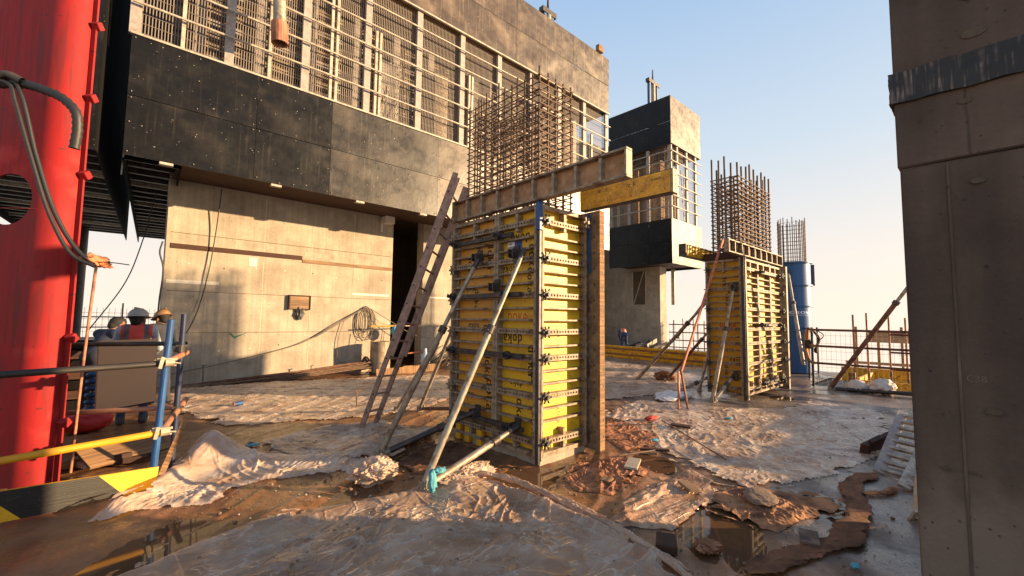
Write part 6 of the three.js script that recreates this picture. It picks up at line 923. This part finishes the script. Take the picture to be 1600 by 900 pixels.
{ // twisted strands: a rolled sheet edge, a long filter sock, a balled up sheet
  const twist = (pts, r, seed, flatY, seg = 160) => { const g = curve(pts, r, seg, 18), p = g.attributes.position, n = g.attributes.normal; const c = new THREE.CatmullRomCurve3(pts.map(A3)); for (let i = 0; i < p.count; i++) { const t = Math.floor(i / 19) / seg, q = c.getPointAt(clamp(t)), a = (i % 19) / 18 * 6.2832; const k = (fbm(t * 22, Math.cos(a + t * 26) * 1.6, seed, 3) + 0.5 * (1 - Math.abs(2 * N3(t * 9, Math.sin(a + t * 18) * 2.2, seed)))) * 0.75 + 0.5 * fbm(t * 6, seed, 2, 2); const e = sm(0, 0.06, t) * sm(0, 0.06, 1 - t); p.setXYZ(i, q.x + (p.getX(i) - q.x) * (0.8 + k) * (0.3 + 0.7 * e), q.y + (p.getY(i) - q.y) * (0.8 + k) * flatY * (0.3 + 0.7 * e), q.z + (p.getZ(i) - q.z) * (0.8 + k) * (0.3 + 0.7 * e)); } g.computeVertexNormals(); return g; };
  const rope = thing('rolled_sheet_edge', 'rolled edge of the foreground plastic sheet, lying like a rope to the lower right', 'plastic sheet', [2.95, 0, -2.3]);
  part(rope, 'strand', twist([[2.72, 0.09, -3.55], [2.95, 0.07, -3.25], [2.99, 0.04, -2.7], [2.95, 0.035, -2.2], [2.9, 0.03, -1.85], [2.83, 0.03, -1.55], [2.7, 0.03, -1.25]], 0.032, 5, 0.8), M.poly); part(rope, 'strand', twist([[2.98, 0.07, -3.1], [3.04, 0.04, -2.6], [2.99, 0.03, -2.1], [2.88, 0.03, -1.65], [2.8, 0.03, -1.35]], 0.022, 9, 0.8), M.poly);
  solo('filter_sock', 'long flat brown mesh sock winding over the wet deck at the lower right', 'hose', twist([[6.1, 0.02, -0.88], [5.66, 0.02, -0.98], [5.3, 0.02, -0.95], [4.99, 0.025, -0.85], [4.6, 0.03, -0.8], [4.33, 0.035, -0.8], [4.1, 0.03, -0.78], [3.83, 0.03, -0.87], [3.5, 0.02, -0.98], [3.1, 0.015, -1.12]], 0.085, 12, 0.13, 220), M.sock ??= (() => { const m = M.hessian.clone(); m.color.setRGB(0.55, 0.5, 0.48); return m; })());
  solo('cloth_strip', 'thin brown strip branching from the mesh sock at the lower right', 'cloth', twist([[5.3, 0.02, -0.86], [5.5, 0.02, -0.72], [5.75, 0.015, -0.68]], 0.03, 14, 0.5, 60), M.hessian);
  const crumple = (rx, ry, rz, sd) => { const g0 = new THREE.IcosahedronGeometry(1, 44); g0.deleteAttribute('normal'); g0.deleteAttribute('uv'); const g = mergeVertices(g0, 1e-4), p = g.attributes.position; for (let i = 0; i < p.count; i++) { const x = p.getX(i), y = p.getY(i), z = p.getZ(i), w = 0.35 * N3(x * 2, y * 2, z * 2 + sd), X = x + w, Y = y - w, Z = z + 0.35 * N3(z * 2, x * 2, y * 2 + sd); const rd = (a, f, s) => { const v = 1 - Math.min(1, Math.abs(N3(X * f + a, Y * f * 1.7, Z * f * s + sd)) * 5); return v * v; }; const k = 0.8 + 0.5 * fbm(x * 1.6 + sd, y * 1.6 + z, sd, 3) + 0.16 * rd(3, 1.8, 0.6) + 0.09 * rd(9, 3.2, 1.4) + 0.05 * rd(15, 5.5, 0.7); p.setXYZ(i, x * rx * k, y * ry * k, z * rz * k); } g.computeVertexNormals(); return muv(g); };
  const loopy = (cx, cz, rx, rz, h, n, seed, mat, label) => { const R = rng(seed), o = thing('plastic_sheet', label, 'plastic sheet', [cx, 0, cz]); part(o, 'lump', crumple(rx, h * 0.75, rz, seed).translate(cx, h * 0.35, cz), mat); const st = []; for (let k = 0; k < n; k++) { const a = R() * 6.28, l = 0.5 + R() * 0.5, pts = []; for (let j = 0; j < 5; j++) { const t = a + (j - 2) * (0.25 + R() * 0.3), rr = l * (0.35 + 0.65 * R()); pts.push([cx + rx * rr * Math.cos(t), h * (0.25 + 0.75 * (1 - rr * rr)) * (0.8 + 0.4 * R()), cz + rz * rr * Math.sin(t)]); } st.push(twist(pts, 0.008 + R() * 0.008, seed + k, 0.9, 40)); } part(o, 'folds', st, mat).userData.kind = 'stuff'; return o; };
  loopy(2.08, -4.28, 0.26, 0.24, 0.17, 9, 51, M.polyWhite, 'balled up white plastic sheet on the mud left of the front prop foot');
  loopy(2.72, -3.62, 0.34, 0.2, 0.14, 9, 53, M.polyWhite, 'bunched crest of white plastic just behind the front prop foot');
  loopy(11.4, -6.1, 0.3, 0.3, 0.22, 10, 57, M.hessian, 'small heap of tan straps by the foot of the longest prop');
  solo('white_sheet', 'torn white plastic scraps lying left of the foot of the second shutter', 'plastic sheet', [lumpGeo(0.5, 0.06, 0.3, 0.5, 2.5, 31).translate(9.0, 0.05, -4.6), lumpGeo(0.25, 0.05, 0.2, 0.5, 2.5, 33).translate(8.5, 0.04, -4.5)], flat(0.75, 0.73, 0.7, 0.5));
}
{ // small litter
  const R = rng(101), cyan = flat(0.07, 0.3, 0.37, 0.7);
  solo('blue_rag', 'bright blue rag tied at the foot of the front prop', 'rag', [lumpGeo(0.04, 0.1, 0.03, 0.5, 3, 7, 4).translate(2.27, 0.12, -3.5), lumpGeo(0.07, 0.025, 0.04, 0.5, 3, 8, 4).translate(2.38, 0.18, -3.56)], cyan);
  const tri = (x, z, l, s = 1) => solo('blue_scrap', l, 'scrap', lumpGeo(0.07 * s, 0.012, 0.05 * s, 0.5, 2.6, x * 7, 3).translate(x, groundH(x, z) + 0.025, z), cyan);
  tri(3.7, -0.66, 'pale blue scrap on the wet deck near the bottom right corner', 0.5); tri(5.46, -3.08, 'pale blue scrap of plastic on the lit mud right of the near shutter'); tri(7.6, -2.95, 'small blue scrap on the wrinkled sheet in front of the second shutter'); tri(1.42, -6.2, 'blue green scrap at the top of the heaped sheet', 1.1);
  const can = thing('paint_can', 'small blue can lying on its side on the deck before the core wall', 'can', [1.81, 0.05, -9.16]); part(can, 'body', rod([1.77, 0.045, -9.16], [1.9, 0.05, -9.18], 0.04, 16), M.blue); part(can, 'end', rod([1.755, 0.045, -9.158], [1.769, 0.045, -9.16], 0.037, 16), M.redPlank);
  const blk = thing('timber_block', 'dark square timber block at the bottom right of the foreground sheet', 'timber', [3.0, 0, -1.64]); const b = box(-0.1, 0, -0.07, 0.1, 0.06, 0.07, 0.008); b.rotateY(0.5); b.translate(3.02, 0.0, -1.62); part(blk, 'block', b, M.plyDark);
  solo('mud_clod', 'clod of brown fibre beside the dark timber block', 'mud', lumpGeo(0.1, 0.03, 0.08, 0.6, 3, 77, 8).translate(3.22, 0.02, -1.42), M.hessian);
  const pcs = [[4.35, -2.72, 0.3, 0.14, 0.4, 'pale flat board lying on the brown cloth before the near shutter', M.concrete], [3.72, -2.62, 0.12, 0.1, 0.2, 'small pale board chip left of the pale flat board', M.woodPale], [4.2, -2.02, 0.22, 0.1, 1.0, 'thin slab of plywood at the mud coated sheet', M.wood], [5.05, -2.85, 0.05, 0.35, 0.7, 'dark strip of timber by the puddle right of the near shutter', M.plyDark], [6.45, -3.2, 0.12, 0.3, 0.2, 'dark lump of timber on the wrinkled sheet', M.plyDark], [4.4, -1.45, 0.34, 0.22, 0.4, 'pale mud caked patch lying on the frayed cloth', flat(0.2, 0.13, 0.085, 0.9)], [3.85, -0.95, 0.2, 0.12, 0.3, 'rusty mesh plate lying on the wet deck at the lower right', M.rebar], [9.4, -1.6, 0.08, 0.05, 0.1, 'small white lump on the far wet deck', M.tape]];
  pcs.forEach(([x, z, w, d, a, l, m], k) => { const q = k === 5 ? lumpGeo(0.19, 0.02, 0.13, 0.25, 1.5, 44, 12) : box(-w / 2, 0, -d / 2, w / 2, 0.025, d / 2, 0.004); if (k === 5) muv(q); q.rotateZ(0.06); q.rotateY(a); q.translate(x, groundH(x, z) + (k === 5 ? 0.05 : 0.03), z); solo('board_scrap', l, 'scrap', q, m); });
  const rods = [[5.3, -4.2, 6.3, -3.5, 'thin rod lying on the lit mud right of the edge panel'], [4.5, -3.0, 5.3, -2.75, 'second thin rod lying nearer, by the pale board'], [6.6, -3.6, 5.3, -2.1, 'long thin rod across the wrinkled sheet']]; for (const [ax, az, bx, bz, l] of rods) solo('steel_rod', l, 'rod', rod([ax, groundH(ax, az) + 0.04, az], [bx, groundH(bx, bz) + 0.04, bz], 0.009, 6), M.rebar);
  solo('red_strap', 'red strap end lying on the deck right of the near shutter', 'strap', lumpGeo(0.14, 0.03, 0.07, 0.5, 3, 19, 4).translate(6.55, 0.05, -3.75), flat(0.45, 0.05, 0.04, 0.8));
  // loose crumbs of mud and concrete, past counting
  const gs = [], base = [0, 1, 2].map(k => lumpGeo(1, 0.6, 0.9, 0.5, 1.6, 80 + k, 1)); const im = base.map((g, k) => { const n = 1300, m = new THREE.InstancedMesh(g, k ? M.mudBit ??= flat(0.2, 0.115, 0.07, 0.9) : flat(0.28, 0.24, 0.2, 0.9), n); m.name = numbered('crumbs'); m.userData.kind = 'stuff'; m.castShadow = m.receiveShadow = true; const q = new THREE.Matrix4(); for (let i = 0; i < n; i++) { const x = 0.2 + R() * R() * 9 + R() * 2, z = -6.5 + R() * 6, s = 0.004 + R() * R() * R() * R() * 0.032; q.makeRotationY(R() * 6).scale(V(s, s, s)).setPosition(x, groundH(x, z) + s * 0.3 + 0.004, z); m.setMatrixAt(i, q); } scene.add(m); return m; });
}
renderer.render(scene, camera);
